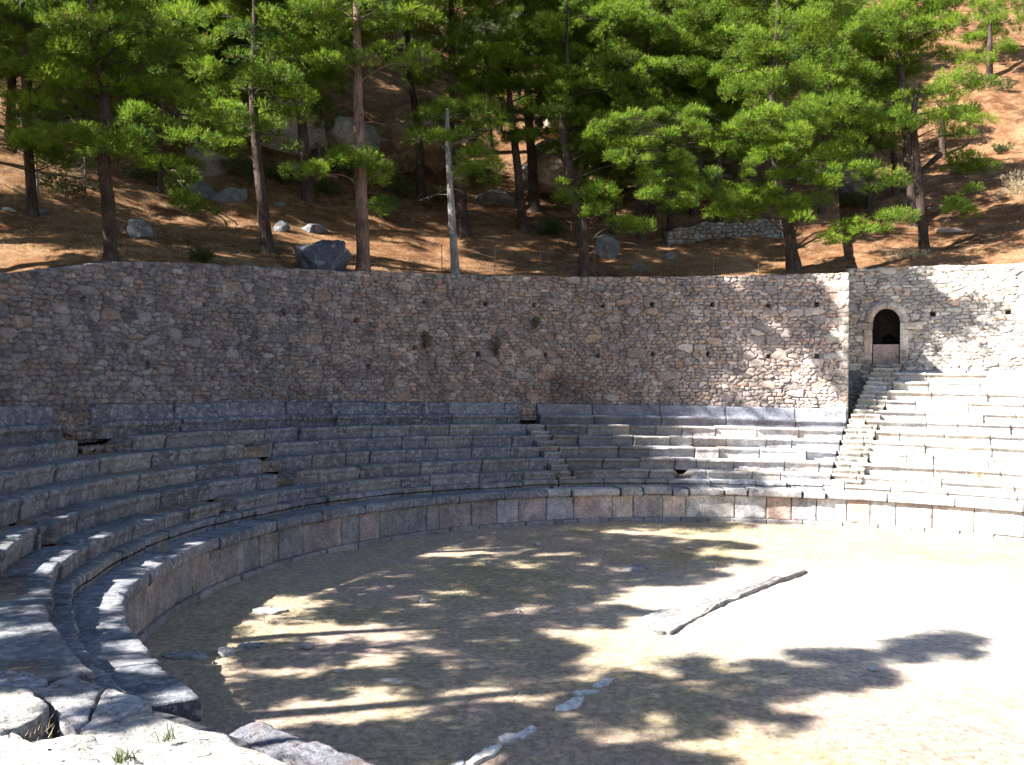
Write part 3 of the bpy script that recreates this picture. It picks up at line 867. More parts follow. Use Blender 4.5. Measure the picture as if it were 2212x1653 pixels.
def npt(a, zz, dep=0.):
    """point on the niche wall: a in half-widths from its axis, height, depth behind the face"""
    x, y = ring_xy(np.asarray(R_N+.06+np.asarray(dep)-.0), ph_nc+HWp*np.asarray(a, float))
    return np.stack(np.broadcast_arrays(x, y, zz), -1)
def niche():
    t = thing('fountain_niche', 'small arched fountain niche with carved stone surround and dark hollow', 'niche', tuple(npt(0, z_pan)))
    DARKC = (.035, .027, .024)  # near-black base colour puts the hollow's deep shade into the stone
    hwm = HWp*R_N*1.0
    # hollow: side walls and vault swept back, apse end
    mb = MB()
    prof = [(-1, z_pan)]+[(-1, z_spr-.5*(1-q)) for q in (.0, .5, 1)]+[(-math.cos(t_), z_spr+RA*math.sin(t_)) for t_ in np.linspace(.1, PI-.1, 22)]+[(1, z_spr-.5*q) for q in (0, .5, 1)]+[(1, z_pan)]
    prof = np.array(prof)
    deps = np.linspace(-.06, 1.75, 12)
    A = prof[:, 0][None, :]*np.ones((12, 1)); Zp = prof[:, 1][None, :]*np.ones((12, 1))
    v = npt(A, Zp, deps[:, None])
    v = v+.02*np.stack([fbm(A*5, Zp*5, deps[:, None]*5+0*A, s=q, o=3) for q in (1, 2, 3)], -1)
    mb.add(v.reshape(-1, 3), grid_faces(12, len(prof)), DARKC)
    # back wall with a low round hole
    aa = np.linspace(-1.05, 1.05, 40); zz = np.linspace(z_sill-.3, z_apx+.1, 40)
    A, Zp = np.meshgrid(aa, zz, indexing='ij')
    hole = ((A-.18)/.52)**2+((Zp-z_sill)/.55)**2 < 1
    v = npt(A, Zp, 1.45-.12*(1-A**2)+np.where(hole, .9, 0)+.03*fbm(A*3, Zp*4, s=8))
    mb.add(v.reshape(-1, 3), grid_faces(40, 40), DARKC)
    mb.done('hollow', M_SHADE, t)
    # panel closing the lower half, with a sill
    us = np.linspace(-.97, .97, 22); vs = np.linspace(z_pan, z_sill, 14)
    A, Zp = np.meshgrid(us, vs, indexing='ij')
    mb = MB()
    mb.add(npt(A, Zp, .16+.012*fbm(A*4, Zp*4, s=12)).reshape(-1, 3), grid_faces(22, 14), (.40, .31, .28))
    A2, D2 = np.meshgrid(us, np.linspace(.16, .62, 6), indexing='ij')
    mb.add(npt(A2, z_sill+.004+.01*fbm(A2*4, D2*6, s=13), D2).reshape(-1, 3), grid_faces(22, 6), (.34, .28, .25))
    mb.done('basin_panel', M_SLAB, t)
    # voussoirs: moulded arch ring
    edges = [0, .36, .95, 1.62, 2.15, 2.7, PI]
    for i in range(6):
        mb = MB()
        th = np.linspace(edges[i]+.012, edges[i+1]-.012, 14)
        pr = [(1.0, .25), (1.0, -.08), (1.03, -.10), (1.22, -.10), (1.25, -.13), (1.42, -.14), (1.46, -.11), (1.58, -.12), (1.64, -.06), (1.66, .1)]
        pr = np.array(pr)
        A = -np.cos(th)[:, None]*pr[None, :, 0]; Zp = z_spr+np.sin(th)[:, None]*(RA+(pr[None, :, 0]-1)*hwm)
        D = pr[None, :, 1]+.012*fbm(A*6, Zp*6, s=30+i)
        mb.add(npt(A, Zp, D).reshape(-1, 3), grid_faces(14, len(pr)), np.array([(.40, .32, .29), (.44, .36, .31), (.38, .33, .32), (.46, .42, .38), (.50, .45, .40), (.42, .37, .34)][i]))
        mb.done('arch_stone', M_SLAB, t)
    # imposts and pilasters
    def box(a0, a1, z0, z1, d0, colr, name, seed):
        mb = MB()
        us = np.array([a0, a0, a0+.03, (a0+a1)/2, a1-.03, a1, a1]); 
        vs = np.array([z0, z0, z0+.03, z0*.66+z1*.34, z0*.33+z1*.67, z1-.03, z1, z1])
        A, Zp = np.meshgrid(us, vs, indexing='ij')
        D = np.full(A.shape, d0)+.01*fbm(A*5, Zp*5, s=seed)
        D[0, :] = .1; D[-1, :] = .1; D[:, 0] = .1; D[:, -1] = .1
        mb.add(npt(A, Zp, D).reshape(-1, 3), grid_faces(7, 8), colr)
        mb.done(name, M_SLAB, t)
    box(-2.15, -1.02, z_spr-.34, z_spr-.015, -.13, (.36, .30, .27), 'impost', 1)
    box(1.02, 2.7, z_spr-.34, z_spr-.015, -.10, (.52, .45, .38), 'impost', 2)
    box(-1.68, -1.10, z_pan+.22, z_spr-.35, -.10, (.42, .33, .29), 'jamb', 3)
    box(1.03, 1.62, z_pan-.2, z_spr-.35, -.07, (.56, .50, .43), 'jamb', 4)
    box(-1.85, -1.04, z_pan+.08, z_pan+.21, -.14, (.36, .30, .27), 'jamb_base', 5)
niche()

# ------------------------------------------------------------------ rocks
def cube_sphere(n):
    q = np.linspace(-1, 1, n); a, b = np.meshgrid(q, q, indexing='ij')
    a, b = np.tan(a*PI/4).ravel(), np.tan(b*PI/4).ravel(); o = np.ones_like(a)
    V = []; Fc = []; k = 0
    for P in ((o, a, b), (-o, b, a), (b, o, a), (a, -o, b), (a, b, o), (b, a, -o)):
        V.append(np.stack(P, -1)); Fc.append(grid_faces(n, n)+k); k += n*n
    V = np.concatenate(V); V /= np.linalg.norm(V, axis=1)[:, None]
    key = np.round(V, 5); _, idx, inv = np.unique(key, axis=0, return_index=True, return_inverse=True)
    return V[idx], inv.reshape(-1)[np.concatenate(Fc)]
CS = {n: cube_sphere(n) for n in (10, 18, 30)}
def rock_verts(size, seed, n=18, cuts=9, rough=.22):
    g = np.random.default_rng(seed)
    V, f = CS[n]; V = V.copy()
    for _ in range(cuts):
        d = g.normal(size=3); d /= np.linalg.norm(d); k = g.uniform(.55, .88)
        s = V@d
        V = V-np.clip(s-k, 0, None)[:, None]*d
    nn = fbm(V[:, 0]*1.6+seed, V[:, 1]*1.6, V[:, 2]*1.6, s=seed, o=5, g=.6)
    V = V*(1+rough*nn)[:, None]
    rot = g.uniform(0, 2*PI)
    c_, s_ = math.cos(rot), math.sin(rot)
    V = V@np.array([[c_, -s_, 0], [s_, c_, 0], [0, 0, 1]])
    return V*np.asarray(size), f
def boulder(name, label, cat, pos, size, seed, mat=M_ROCK, colr=(.15, .155, .17), sink=.36, group=None, n=18, cuts=14, rough=.26):
    V, f = rock_verts(size, seed, n, cuts, rough)
    pos = np.array(pos, float)
    V = V+pos+np.array([0, 0, size[2]*(1-sink)-size[2]*.0])
    c = np.array(colr)[None, :]*(1+.25*fbm(V[:, 0]*2, V[:, 1]*2, V[:, 2]*2, s=seed+4, o=3))[:, None]
    o = build(name, V, f, mat, base=pos, col=c)
    return tag(o, label, cat, group)
def hill_rock(u, v, wpx, hpx, label, seed, name='boulder', deep=.8, **kw):
    """rock whose foot is seen at (u, v); width and height in photo pixels"""
    P = on_hill(u, v); m = P[1]/F
    P[1] += wpx*m*.3
    return boulder(name, label, 'rock', P-np.array([0, 0, .06]), (wpx*m*.55, wpx*m*.55*deep, hpx*m*.62), seed, **kw)

hill_rock(290, 515, 58, 50, 'lone pointed grey boulder on litter right of the thick bent pine', 1, rough=.12, cuts=14)
hill_rock(425, 425, 62, 42, 'white-streaked boulder, left one of the close pair on the slope', 2, n=30)
hill_rock(490, 440, 74, 46, 'white-streaked boulder, right one of the close pair on the slope', 3, n=30)
hill_rock(688, 592, 132, 96, 'largest dark boulder resting against the wall top beside the red-barked pine', 4, n=30, cuts=12, colr=(.085, .09, .11))
hill_rock(675, 505, 60, 26, 'flat grey boulder just above the largest dark boulder', 5)
hill_rock(608, 502, 34, 34, 'small dark blue-grey boulder right of the leaning pine trunk', 6)
hill_rock(600, 448, 30, 18, 'low small stone half sunk in russet litter behind the leaning trunk', 7)
hill_rock(628, 392, 70, 52, 'grey boulder leaning behind the dark pine foot at the slope break', 8, n=30)
hill_rock(432, 385, 110, 78, 'pale sunlit boulder standing above the close white-streaked pair', 9, n=30, colr=(.24, .215, .195))
hill_rock(1312, 560, 52, 58, 'upright grey boulder right of the short low-crowned pine', 10, n=30)
hill_rock(1385, 585, 40, 26, 'small pale stone near the fence post behind the wall', 11)
hill_rock(1185, 395, 60, 24, 'flat grey rock in shade behind the twin dark trunks', 12)
hill_rock(1075, 445, 110, 46, 'long dark boulder in deep shade between the central trunks', 13, n=30, colr=(.16, .15, .15))
hill_rock(1490, 372, 66, 42, 'grey-blue boulder in shade under the overhanging bright pine boughs', 14, n=30, colr=(.21, .23, .28))
hill_rock(1450, 560, 40, 20, 'small stone lying at the foot of the dry stone wall', 15)
hill_rock(15, 455, 26, 14, 'small pale stone at the far left of the litter slope', 16, colr=(.4, .37, .33))
hill_rock(80, 462, 40, 16, 'low stone beside the foot of the far left pine', 17)
hill_rock(2060, 500, 60, 14, 'low pinkish stone on the bare slope right of the twin pines', 18, colr=(.42, .33, .28))
hill_rock(1620, 340, 110, 60, 'grey rock face behind the bright layered pine', 19, n=30)
hill_rock(1760, 400, 90, 60, 'white sunlit rock glimpsed below the layered pine crown', 20, n=30, colr=(.34, .32, .30))
hill_rock(1860, 430, 130, 110, 'dark leaning rock slab left of the twin pines', 21, n=30, colr=(.2, .2, .22))
# crags high on the slope
def crag(u, v, wpx, hpx, y, label, seed, mat=M_ROCKW, colr=(.28, .225, .185), cuts=22):
    P = at_depth(u, v, y); m = y/F
    P[2] = min(P[2], float(hill_z(P[0], P[1]))+hpx*m*.2)-hpx*m*.15
    boulder('crag', label, 'crag', P, (wpx*m*.55, wpx*m*.4, hpx*m*.62), seed, mat, colr, sink=.15, n=30, cuts=cuts, rough=.3)
crag(600, 330, 230, 120, 56, 'grey crag with white streaks behind the dark pine foot', 31, M_ROCK, (.36, .35, .34))
crag(925, 300, 150, 130, 58, 'orange and cream crag face between the central trunks', 32, M_ROCKW, (.27, .19, .135))
crag(1190, 330, 150, 120, 56, 'cream crag with brown stains behind the twin dark trunks', 33)
crag(1280, 235, 190, 110, 64, 'sunlit crag below the bleached drooping dead tree', 34)
crag(520, 90, 160, 140, 70, 'pale crag high at the top between dark pine crowns', 35, M_ROCK, (.30, .29, .29))
crag(330, 330, 260, 120, 52, 'brown shaded crag behind the dark left pines', 37, M_ROCKW, (.22, .18, .16))
crag(760, 330, 150, 90, 57, 'grey lichen crag left of the red-barked pine trunk', 38, M_ROCK, (.33, .34, .34))
crag(150, 330, 260, 110, 50, 'deeply shaded crag at far left behind the pines', 39, M_ROCK, (.17, .16, .16))
crag(1370, 60, 180, 100, 74, 'grey crag high at the top behind bright pine crowns', 40, M_ROCK, (.42, .41, .40))
crag(1540, 260, 160, 100, 62, 'blue-grey crag in shade beside the layered pine', 41, M_ROCK, (.24, .26, .30))
crag(800, 70, 200, 110, 72, 'brown-grey crag at the top behind bare dark trunks', 42, M_ROCKW, (.3, .25, .22))

# ------------------------------------------------------------------ dry stone wall on the slope
def dry_wall():
    A = on_hill(1440, 530); B = on_hill(1715, 512)
    n, m = 190, 46
    t = np.linspace(0, 1, n)
    P = A[None, :]*(1-t[:, None])+B[None, :]*t[:, None]
    L = np.linalg.norm(B-A)
    top = 1.05+.28*fbm(t*L*1.1, t*0, s=61, o=4)-.6*sstep(.86, 1, t)-.35*sstep(.1, 0, t)
    T = np.linspace(-.15, 1, m)
    Z = T[None, :]*top[:, None]
    S = (t*L)[:, None]+0*Z
    e, best, bid, bx, bz = rubble(S, Z+30, 640, .34, .24)
    out = .12*sstep(.0, .3, e)*(.6+.6*((bid*97.1) % 1))
    nrm = np.array([-(B-A)[1], (B-A)[0], 0]); nrm /= np.linalg.norm(nrm); nrm *= -np.sign(nrm[1])
    V = P[:, None, :]+np.array([0, 0, 1.])*Z[..., None]+nrm*out[..., None]
    c = WALLC[np.clip((bid*8).astype(int), 0, 7)]*1.1*(1-.5*np.exp(-(e/.1)**2))[..., None]
    bk = V[:, -1, :]-nrm*.55; bt = bk-np.array([0, 0, 1.3])
    V = np.concatenate([V, bk[:, None], bt[:, None]], 1); c = np.concatenate([c, c[:, -1:], c[:, -1:]], 1)
    o = build('dry_stone_wall', V.reshape(-1, 3), grid_faces(n, m+2), M_ROCK, base=(A+B)/2, col=c.reshape(-1, 3))
    tag(o, 'short ruined dry stone wall on the litter slope left of the leaning dark pine', 'dry stone wall')
dry_wall()

# ------------------------------------------------------------------ what the tall trees outside the frame shade
SUN_EL = math.radians(40); SUN_H = np.array([-.956, -.29]); SUN_H = SUN_H/np.linalg.norm(SUN_H); TAN = math.tan(SUN_EL)
SHADE = [[(620, 1265), (800, 1195), (1000, 1155), (1200, 1140), (1290, 1150), (1420, 1162), (1560, 1172), (1640, 1180), (1560, 1190), (1450, 1188), (1540, 1205), (1655, 1215), (1610, 1222), (1500, 1232), (1560, 1240), (1470, 1262), (1360, 1268), (1300, 1290), (1330, 1312), (1420, 1318), (1380, 1345), (1300, 1360), (1250, 1385), (1180, 1440), (1000, 1445), (900, 1420), (840, 1390), (900, 1360), (840, 1345), (700, 1350), (640, 1335), (720, 1300), (640, 1290)],
         [(500, 1372), (600, 1385), (820, 1392), (1000, 1400), (1200, 1400), (1250, 1440), (1000, 1450), (870, 1440), (742, 1424), (625, 1438), (500, 1465)],
         [(505, 1480), (640, 1468), (740, 1450), (860, 1440), (1000, 1450), (1180, 1440), (1240, 1470), (1000, 1490), (860, 1478), (700, 1500), (525, 1515)],
         [(1722, 1390), (1760, 1384), (1824, 1410), (1919, 1390), (2160, 1365), (2065, 1416), (1887, 1447), (1780, 1435)],
         [(1482, 1384), (1545, 1441), (1615, 1429), (1729, 1435), (1856, 1448), (1919, 1460), (1881, 1476), (1970, 1489), (1849, 1505), (1697, 1517), (1602, 1549), (1723, 1549), (1799, 1562), (1672, 1568), (1570, 1562), (1475, 1581), (1520, 1600), (1589, 1600), (1444, 1612), (1380, 1619), (1444, 1638), (1558, 1644), (1507, 1660), (1000, 1660), (1095, 1574), (1165, 1524), (1254, 1473), (1304, 1460), (1368, 1448), (1475, 1435), (1440, 1400)],
         [(600, 1590), (700, 1575), (860, 1549), (937, 1517), (1095, 1517), (1165, 1524), (1000, 1660), (640, 1660)],
         [(1125, 598), (1240, 600), (1500, 598), (1765, 594), (1755, 640), (1735, 650), (1725, 700), (1670, 690), (1630, 735), (1590, 740), (1520, 765), (1430, 775), (1395, 800), (1450, 830), (1455, 865), (1420, 880), (1420, 960), (1420, 1040), (1330, 1046), (1240, 1052), (1240, 1110), (1125, 1135)],
         [(0, 890), (1125, 870), (1125, 1135), (850, 1180), (600, 1255), (420, 1330), (330, 1430), (440, 1530), (330, 1518), (200, 1480), (0, 1432)],
         [(0, 1434), (60, 1452), (107, 1473), (156, 1459), (228, 1485), (327, 1518), (312, 1533), (250, 1554), (185, 1572), (140, 1560), (120, 1520), (96, 1500), (50, 1484), (0, 1480)]]
LIT = [(1020, 1196, 60, 6), (1460, 1478, 34, 14), (110, 1118, 36, 9), (20, 1186, 40, 22), (110, 1235, 40, 26), (205, 1190, 34, 20), (395, 1184, 44, 20), (320, 1218, 50, 16), (240, 1262, 30, 12), (252, 1326, 26, 12), (240, 1400, 40, 16), (55, 1330, 34, 12),
       (310, 1050, 70, 8), (400, 1092, 60, 8), (335, 1018, 60, 6), (740, 1012, 50, 5), (690, 952, 60, 4), (450, 1120, 60, 14), (690, 1265, 60, 6), (940, 1080, 60, 6), (30, 1095, 30, 8), (540, 1122, 60, 8), (360, 1030, 60, 6), (300, 1078, 60, 8), (880, 1003, 60, 5), (800, 982, 50, 4), (640, 955, 50, 4), (620, 1100, 40, 6), (830, 1100, 70, 6)]
def inpoly(P, x, y):
    c = False; n = len(P)
    for i in range(n):
        x1, y1 = P[i]; x2, y2 = P[i-1]
        if (y1 > y) != (y2 > y) and x < (x2-x1)*(y-y1)/(y2-y1)+x1:
            c = not c
    return c
NEARP = [(0, 1434), (60, 1452), (107, 1473), (156, 1459), (228, 1485), (327, 1518), (315, 1535), (515, 1608), (631, 1660), (0, 1660)]
def first_hit(u, v):
    if inpoly(NEARP, u, v):
        return on_plane(u, v, EYE-3.74)
    d = ray(u, v); t = np.linspace(6, 48, 2200); P = np.array([0, 0, EYE])+t[:, None]*d
    r, ph = polar(P[:, 0], P[:, 1]); st = settle(P[:, 0], P[:, 1])
    su = np.where(r < R_LIP, 0, np.where(r < R_LOW, Z_LIP, np.where(r < R_WB, Z_LOW+(r-R_LOW)*.636, 12)))+st
    ok = P[:, 2] < su
    return P[int(np.argmax(ok))] if ok.any() else None
def shade_pads():
    cell = {}
    DA, DB = .62, .62
    for v in np.arange(596, 1660, 5):
        for u in np.arange(2, 2212, 9 if v > 1140 else 6):
            sh = any(inpoly(p, u, v) for p in SHADE)
            lit = any(((u-a)/(w*1.15))**2+((v-b)/(h*1.5))**2 < 1 for a, b, w, h in LIT)
            if v < 860 and u < 1125: continue
            T = first_hit(u, v)
            if T is None: continue
            al = T[0]*SUN_H[0]+T[1]*SUN_H[1]
            a = -T[0]*SUN_H[1]+T[1]*SUN_H[0]; b = T[2]-al*TAN
            k = (int(math.floor(a/DA)), int(math.floor(b/DB)))
            c = cell.setdefault(k, [0, 0, []])
            w = 1
            if sh and not lit: c[0] += w
            else: c[1] += w
            c[2].append(T)
    g = np.random.default_rng(77); out = []
    for k in sorted(cell):
        c = cell[k]
        if c[0] <= 1.5*c[1]: continue
        T = np.mean(c[2], 0)
        rT, pT = polar(T[0], T[1])
        if 15.7 < rT < 21 and pT < -.02 and T[2] > .9 and vnoise(k[0]*.55, k[1]*.8, s=15)+.5*vnoise(k[0]*1.3, k[1]*1.7, s=16) > (.10 if T[0] < -4 else .25): continue
        if rT < 15 and vnoise(k[0]*.7, k[1]*.9, s=25)+.4*vnoise(k[0]*1.7, k[1]*1.7, s=26) > .52: continue
        s3 = np.array([SUN_H[0], SUN_H[1], TAN])
        for D in np.arange(9, 45, .25):
            p = T+s3*D; r, ph = polar(p[0], p[1])
            if r > 22.3 and p[0] < -8 and (p[0] < -.62*p[1]-1.2 or p[2] > EYE+.475*p[1] or p[1] < .5):
                break
        p = p+s3*(2.2*abs(vnoise(k[0]*.35, k[1]*.35, s=4))+g.uniform(0, .6))
        out.append(p)
    return np.array(out)
SPADS = shade_pads()
def niche_shade():
    """boughs of the pine at the wall end that keep the niche in shade"""
    poly = [(1850, 590), (1932, 578), (1985, 600), (2045, 640), (2080, 678), (2055, 705), (2000, 712), (1990, 745), (1950, 760), (1950, 790), (1850, 790)]
    cell = {}
    for v in np.arange(580, 792, 5):
        for u in np.arange(1850, 2090, 5):
            if not inpoly(poly, u, v): continue
            T = on_ring(u, v, R_N+.1)
            al = T[0]*SUN_H[0]+T[1]*SUN_H[1]; a = -T[0]*SUN_H[1]+T[1]*SUN_H[0]; b = T[2]-al*TAN
            cell.setdefault((int(a//.6), int(b//.6)), []).append(T)
    for v in np.arange(790, 872, 5):
        for u in np.arange(1850, 1945, 5):
            if not inpoly([(1848, 790), (1945, 790), (1920, 815), (1885, 845), (1850, 872)], u, v): continue
            T = on_ring(u, v, np.interp(v, [790, 870], [24.8, 21.6]))
            al = T[0]*SUN_H[0]+T[1]*SUN_H[1]; a = -T[0]*SUN_H[1]+T[1]*SUN_H[0]; b = T[2]-al*TAN
            cell.setdefault((int(a//.6), int(b//.6)), []).append(T)
    g = np.random.default_rng(5); out = []
    for k in sorted(cell):
        T = np.mean(cell[k], 0); D = 6.2+1.6*vnoise(k[0]*.4, k[1]*.4, s=8)+g.uniform(-.3, .3)
        s3 = np.array([SUN_H[0], SUN_H[1], TAN])
        lim = g.uniform(250, 445)
        while proj(T+s3*D)[1] > lim: D += .2
        out.append(T+s3*D)
    return out
NPADS = niche_shade()

def hill_shade():
    """upper boughs, above the picture, that shade the litter slope behind the wall"""
    poly = [(990, 470), (1650, 470), (1720, 520), (1700, 560), (1600, 590), (1260, 596), (1120, 592), (1010, 560)]
    lit = [(1060, 572, 55, 22), (1190, 500, 40, 16), (1150, 560, 30, 10), (1300, 590, 50, 8), (1590, 548, 60, 20), (1690, 575, 40, 12), (1120, 540, 30, 10)]
    cell = {}
    for v in np.arange(472, 597, 7):
        for u in np.arange(990, 1720, 10):
            if not inpoly(poly, u, v) or any(((u-a)/w)**2+((v-b)/h)**2 < 1 for a, b, w, h in lit): continue
            T = on_hill(u, v)
            al = T[0]*SUN_H[0]+T[1]*SUN_H[1]; a = -T[0]*SUN_H[1]+T[1]*SUN_H[0]; b = T[2]-al*TAN
            cell.setdefault((int(a//.75), int(b//.75)), []).append(T)
    g = np.random.default_rng(6); out = []; s3 = np.array([SUN_H[0], SUN_H[1], TAN])
    for k in sorted(cell):
        T = np.mean(cell[k], 0); D = 8.
        while proj(T+s3*D)[1] > -30: D += .2
        out.append(T+s3*(D+g.uniform(0, 1.2)))
    return np.array(out)
HPADS = hill_shade()
_hf = [on_hill(785, 588), on_hill(910, 428), on_hill(1004, 510), on_hill(582, 545)]
_ho = np.argmin(np.stack([np.hypot(HPADS[:, 0]-f_[0], HPADS[:, 1]-f_[1]) for f_ in _hf], 1), 1)
print('hill pads', np.bincount(_ho))

# ------------------------------------------------------------------ pines
def needles(C, D, g, K=8, ln=.30, wd=.024, spread=.55):
    """tufts: K thin needles bundles at each shoot C pointing about D"""
    n = len(C)
    d = D[:, None, :]+g.normal(0, spread, (n, K, 3)); d /= np.linalg.norm(d, axis=-1, keepdims=True)+1e-9
    b = C[:, None, :]+D[:, None, :]*(g.uniform(-.12, .10, (n, K, 1)))
    l = ln*g.uniform(.6, 1.15, (n, K, 1))
    s = np.cross(d, g.normal(size=(n, K, 3))); s /= np.linalg.norm(s, axis=-1, keepdims=True)+1e-9
    w = wd*g.uniform(.7, 1.3, (n, K, 1))
    tip = b+d*l
    V = np.stack([b-s*w*.5, b+s*w*.5, tip+s*w*.15], 2).reshape(-1, 3)
    f = np.arange(n*K*3).reshape(-1, 3)
    return V, f

def pad_shoots(c, a, b, h, g, dens=1., clump=.5):
    """shoots of one bough: round cushions of needle tufts over an irregular flat spray"""
    small = a < .45
    rc0 = .30 if small else clump
    nc = 5 if small else max(4, int(dens*1.05*a*b/rc0**2))
    th = g.uniform(0, 2*PI, nc); rr = np.sqrt(g.uniform(0, 1, nc))*(1+.25*np.sin(th*3+g.uniform(0, 6)))
    px, py = a*rr*np.cos(th), b*rr*np.sin(th)
    pz = h*(.8*(1-np.clip(rr, 0, 1)**2)-.4)+g.normal(0, h*.35, nc)
    cc = np.stack([px, py, pz], -1)
    rc = rc0*g.uniform(.55, 1.35, nc)
    k = (np.clip((46 if small else 92)*(rc/rc0)**2, 12, 170)*dens**.3).astype(int)
    idx = np.repeat(np.arange(nc), k); m = len(idx)
    z = g.uniform(-.45, 1, m); t = g.uniform(0, 2*PI, m); q = np.sqrt(np.clip(1-z*z, 0, 1))
    d = np.stack([q*np.cos(t), q*np.sin(t), z], -1)
    sq = np.stack([g.uniform(.85, 1.35, nc), g.uniform(.85, 1.2, nc), g.uniform(.5, .8, nc)], -1)
    u = g.uniform(.35, 1, (m, 1))**.45
    off = d*u*rc[idx][:, None]*sq[idx]
    C = cc[idx]+off
    D = d+np.array([0, 0, .45]); D /= np.linalg.norm(D, axis=1)[:, None]
    tone = np.clip(g.normal(.5, .2, nc)[idx]+.55*(u[:, 0]-.8)+.18*z+g.normal(0, .1, m), 0, 1)  # random tone, plus inner and lower needles darkened for cushion shade
    return C+np.asarray(c), D, tone, cc+np.asarray(c)

def crown_mesh(name, pads, seed, mat, parent, K=8, ln=.20, wd=.024, dens=1., base=None, brown=.025, clump=.56):
    g = np.random.default_rng(seed)
    VV, FF, TT, k0 = [], [], [], 0
    twigs = []
    for (c, a, b, h) in pads:
        C, D, tone, cc = pad_shoots(c, a, b, h, g, dens, clump)
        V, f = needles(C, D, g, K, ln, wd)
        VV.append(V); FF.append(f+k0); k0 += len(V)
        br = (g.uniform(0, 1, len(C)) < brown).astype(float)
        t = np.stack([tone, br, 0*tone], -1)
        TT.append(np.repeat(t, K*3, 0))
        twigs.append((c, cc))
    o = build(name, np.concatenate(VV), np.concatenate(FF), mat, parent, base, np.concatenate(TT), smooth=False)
    return o, twigs

def limb(p, q, r0, r1, g, sag=.12, k=6, n=6):
    p, q = np.asarray(p, float), np.asarray(q, float)
    L = np.linalg.norm(q-p)
    mid = (p+q)/2+g.normal(0, .06*L, 3)+np.array([0, 0, sag*L])
    P = catmull([p, mid, q], k)
    return tube(P, np.linspace(r0, r1, len(P)), n, .1, int(g.integers(999)))

def pine(label, base, path, rads, pads, seed, mat=M_PINE, bark=M_BARK, group=None, dead=6, dens=1., K=8, ln=.20, wd=.024, name='pine_tree', clump=.56, sub=True):
    """base: foot of the trunk; path: trunk points; pads: (centre, half width, half depth, half height) of each bough"""
    g = np.random.default_rng(seed)
    t = thing(name, label, 'pine tree', tuple(base), group)
    P = catmull([base-np.array([0, 0, .25])]+list(path), 7)
    R = np.interp(np.linspace(0, 1, len(P)), np.linspace(0, 1, len(rads)), rads)
    R[:3] *= np.array([1.35, 1.18, 1.06])
    mb = MB()
    mb.add(*tube(P, R, 10, .16, seed))
    crown, twigs = crown_mesh('crown', pads, seed+5, mat, t, K, ln, wd, dens, clump=clump)
    nodes = []
    order = sorted(range(len(twigs)), key=lambda q: float(np.min(np.linalg.norm(P-np.asarray(twigs[q][0]), axis=1))))
    for q_ in order:
        c, cc = twigs[q_]
        c = np.asarray(c)
        little = pads[q_][1] < .45
        # limb leaves the trunk a bit below the bough; a small spray grows from the nearest bough
        zz = np.clip(c[2]-.25*np.hypot(c[0]-P[:, 0].mean(), c[1]-P[:, 1].mean())-.2, P[3, 2], P[-1, 2])
        i = int(np.argmin(np.abs(P[:, 2]-zz)))
        if little:
            i = int(np.argmin(np.linalg.norm(P-c, axis=1)))
        st0 = P[i]
        rl = min(R[i]*.4, .025+.008*np.linalg.norm(c-P[i]))
        if little and nodes:
            nd = np.array(nodes); dn = np.linalg.norm(nd-c, axis=1)
            if dn.min() < np.linalg.norm(c-st0):
                st0 = nd[int(np.argmin(dn))]; rl = .022
        mb.add(*limb(st0, c-np.array([0, 0, .15]), rl, .015, g))
        nodes.append(c-np.array([0, 0, .15]))
        if sub:
            for q in cc[g.choice(len(cc), min(len(cc), 9), replace=False)]:
                st = P[i]+(c-P[i])*g.uniform(.55, .95)
                mb.add(*limb(st, q, .016, .007, g, .05, 3, 4))
    for _ in range(dead):
        i = int(g.integers(len(P)//4, max(len(P)//4+1, int(len(P)*.8))))
        a = g.uniform(0, 2*PI); L = g.uniform(.5, 1.7)
        q = P[i]+np.array([math.cos(a)*L, math.sin(a)*L, g.uniform(-.3, .3)*L])
        mb.add(*limb(P[i], q, .022, .006, g, .05, 4, 5))
    mb.done('trunk', bark, t)
    return t

def photo_pine(label, foot, path, widths, pads, seed, dy=0., tall=0, extra=(), **kw):
    """a pine measured on the photo: foot on the slope; trunk and boughs at its own distance"""
    B = on_hill(*foot); y = B[1]; m = y/F
    pth = [at_depth(u, v, y+.1*i) for i, (u, v) in enumerate(path)]
    rads = [w*m*.5 for w in widths]
    g = np.random.default_rng(seed+99)
    pp = []
    if tall:
        u0, v0 = path[-1]; r0 = rads[-1]
        rads[-1] = max(r0, .11)
        pth.append(at_depth(u0-4, -tall, y+.5)); rads.append(.04)
        for i in range(15):
            q = i/14; vv = v0-10-(tall+v0)*q if v0 > -tall else -tall
            pads = list(pads)+[(u0+g.uniform(-110, 110)*(1.1-q), vv, g.uniform(150, 220)*(1.15-.5*q), 56, g.uniform(1.8, 4.2))]
    for p in pads:
        u, v, w, h = p[:4]
        a = w*m*.5; dd = p[4] if len(p) > 4 else g.uniform(-.7, .7)*a
        c = at_depth(u, v, y+dd)
        pp.append((c, a, a*g.uniform(.7, .95), h*m*.5))
    for p in extra:
        pp.append((p, .40, .42, .36))
    if len(extra) and not tall:
        pth.append(np.array([np.mean(np.asarray(extra)[:, 0])*.5+pth[-1][0]*.5, np.mean(np.asarray(extra)[:, 1])*.5+pth[-1][1]*.5, np.max(np.asarray(extra)[:, 2])])); rads.append(.05)
    return pine(label, B, pth, rads, pp, seed, **kw)

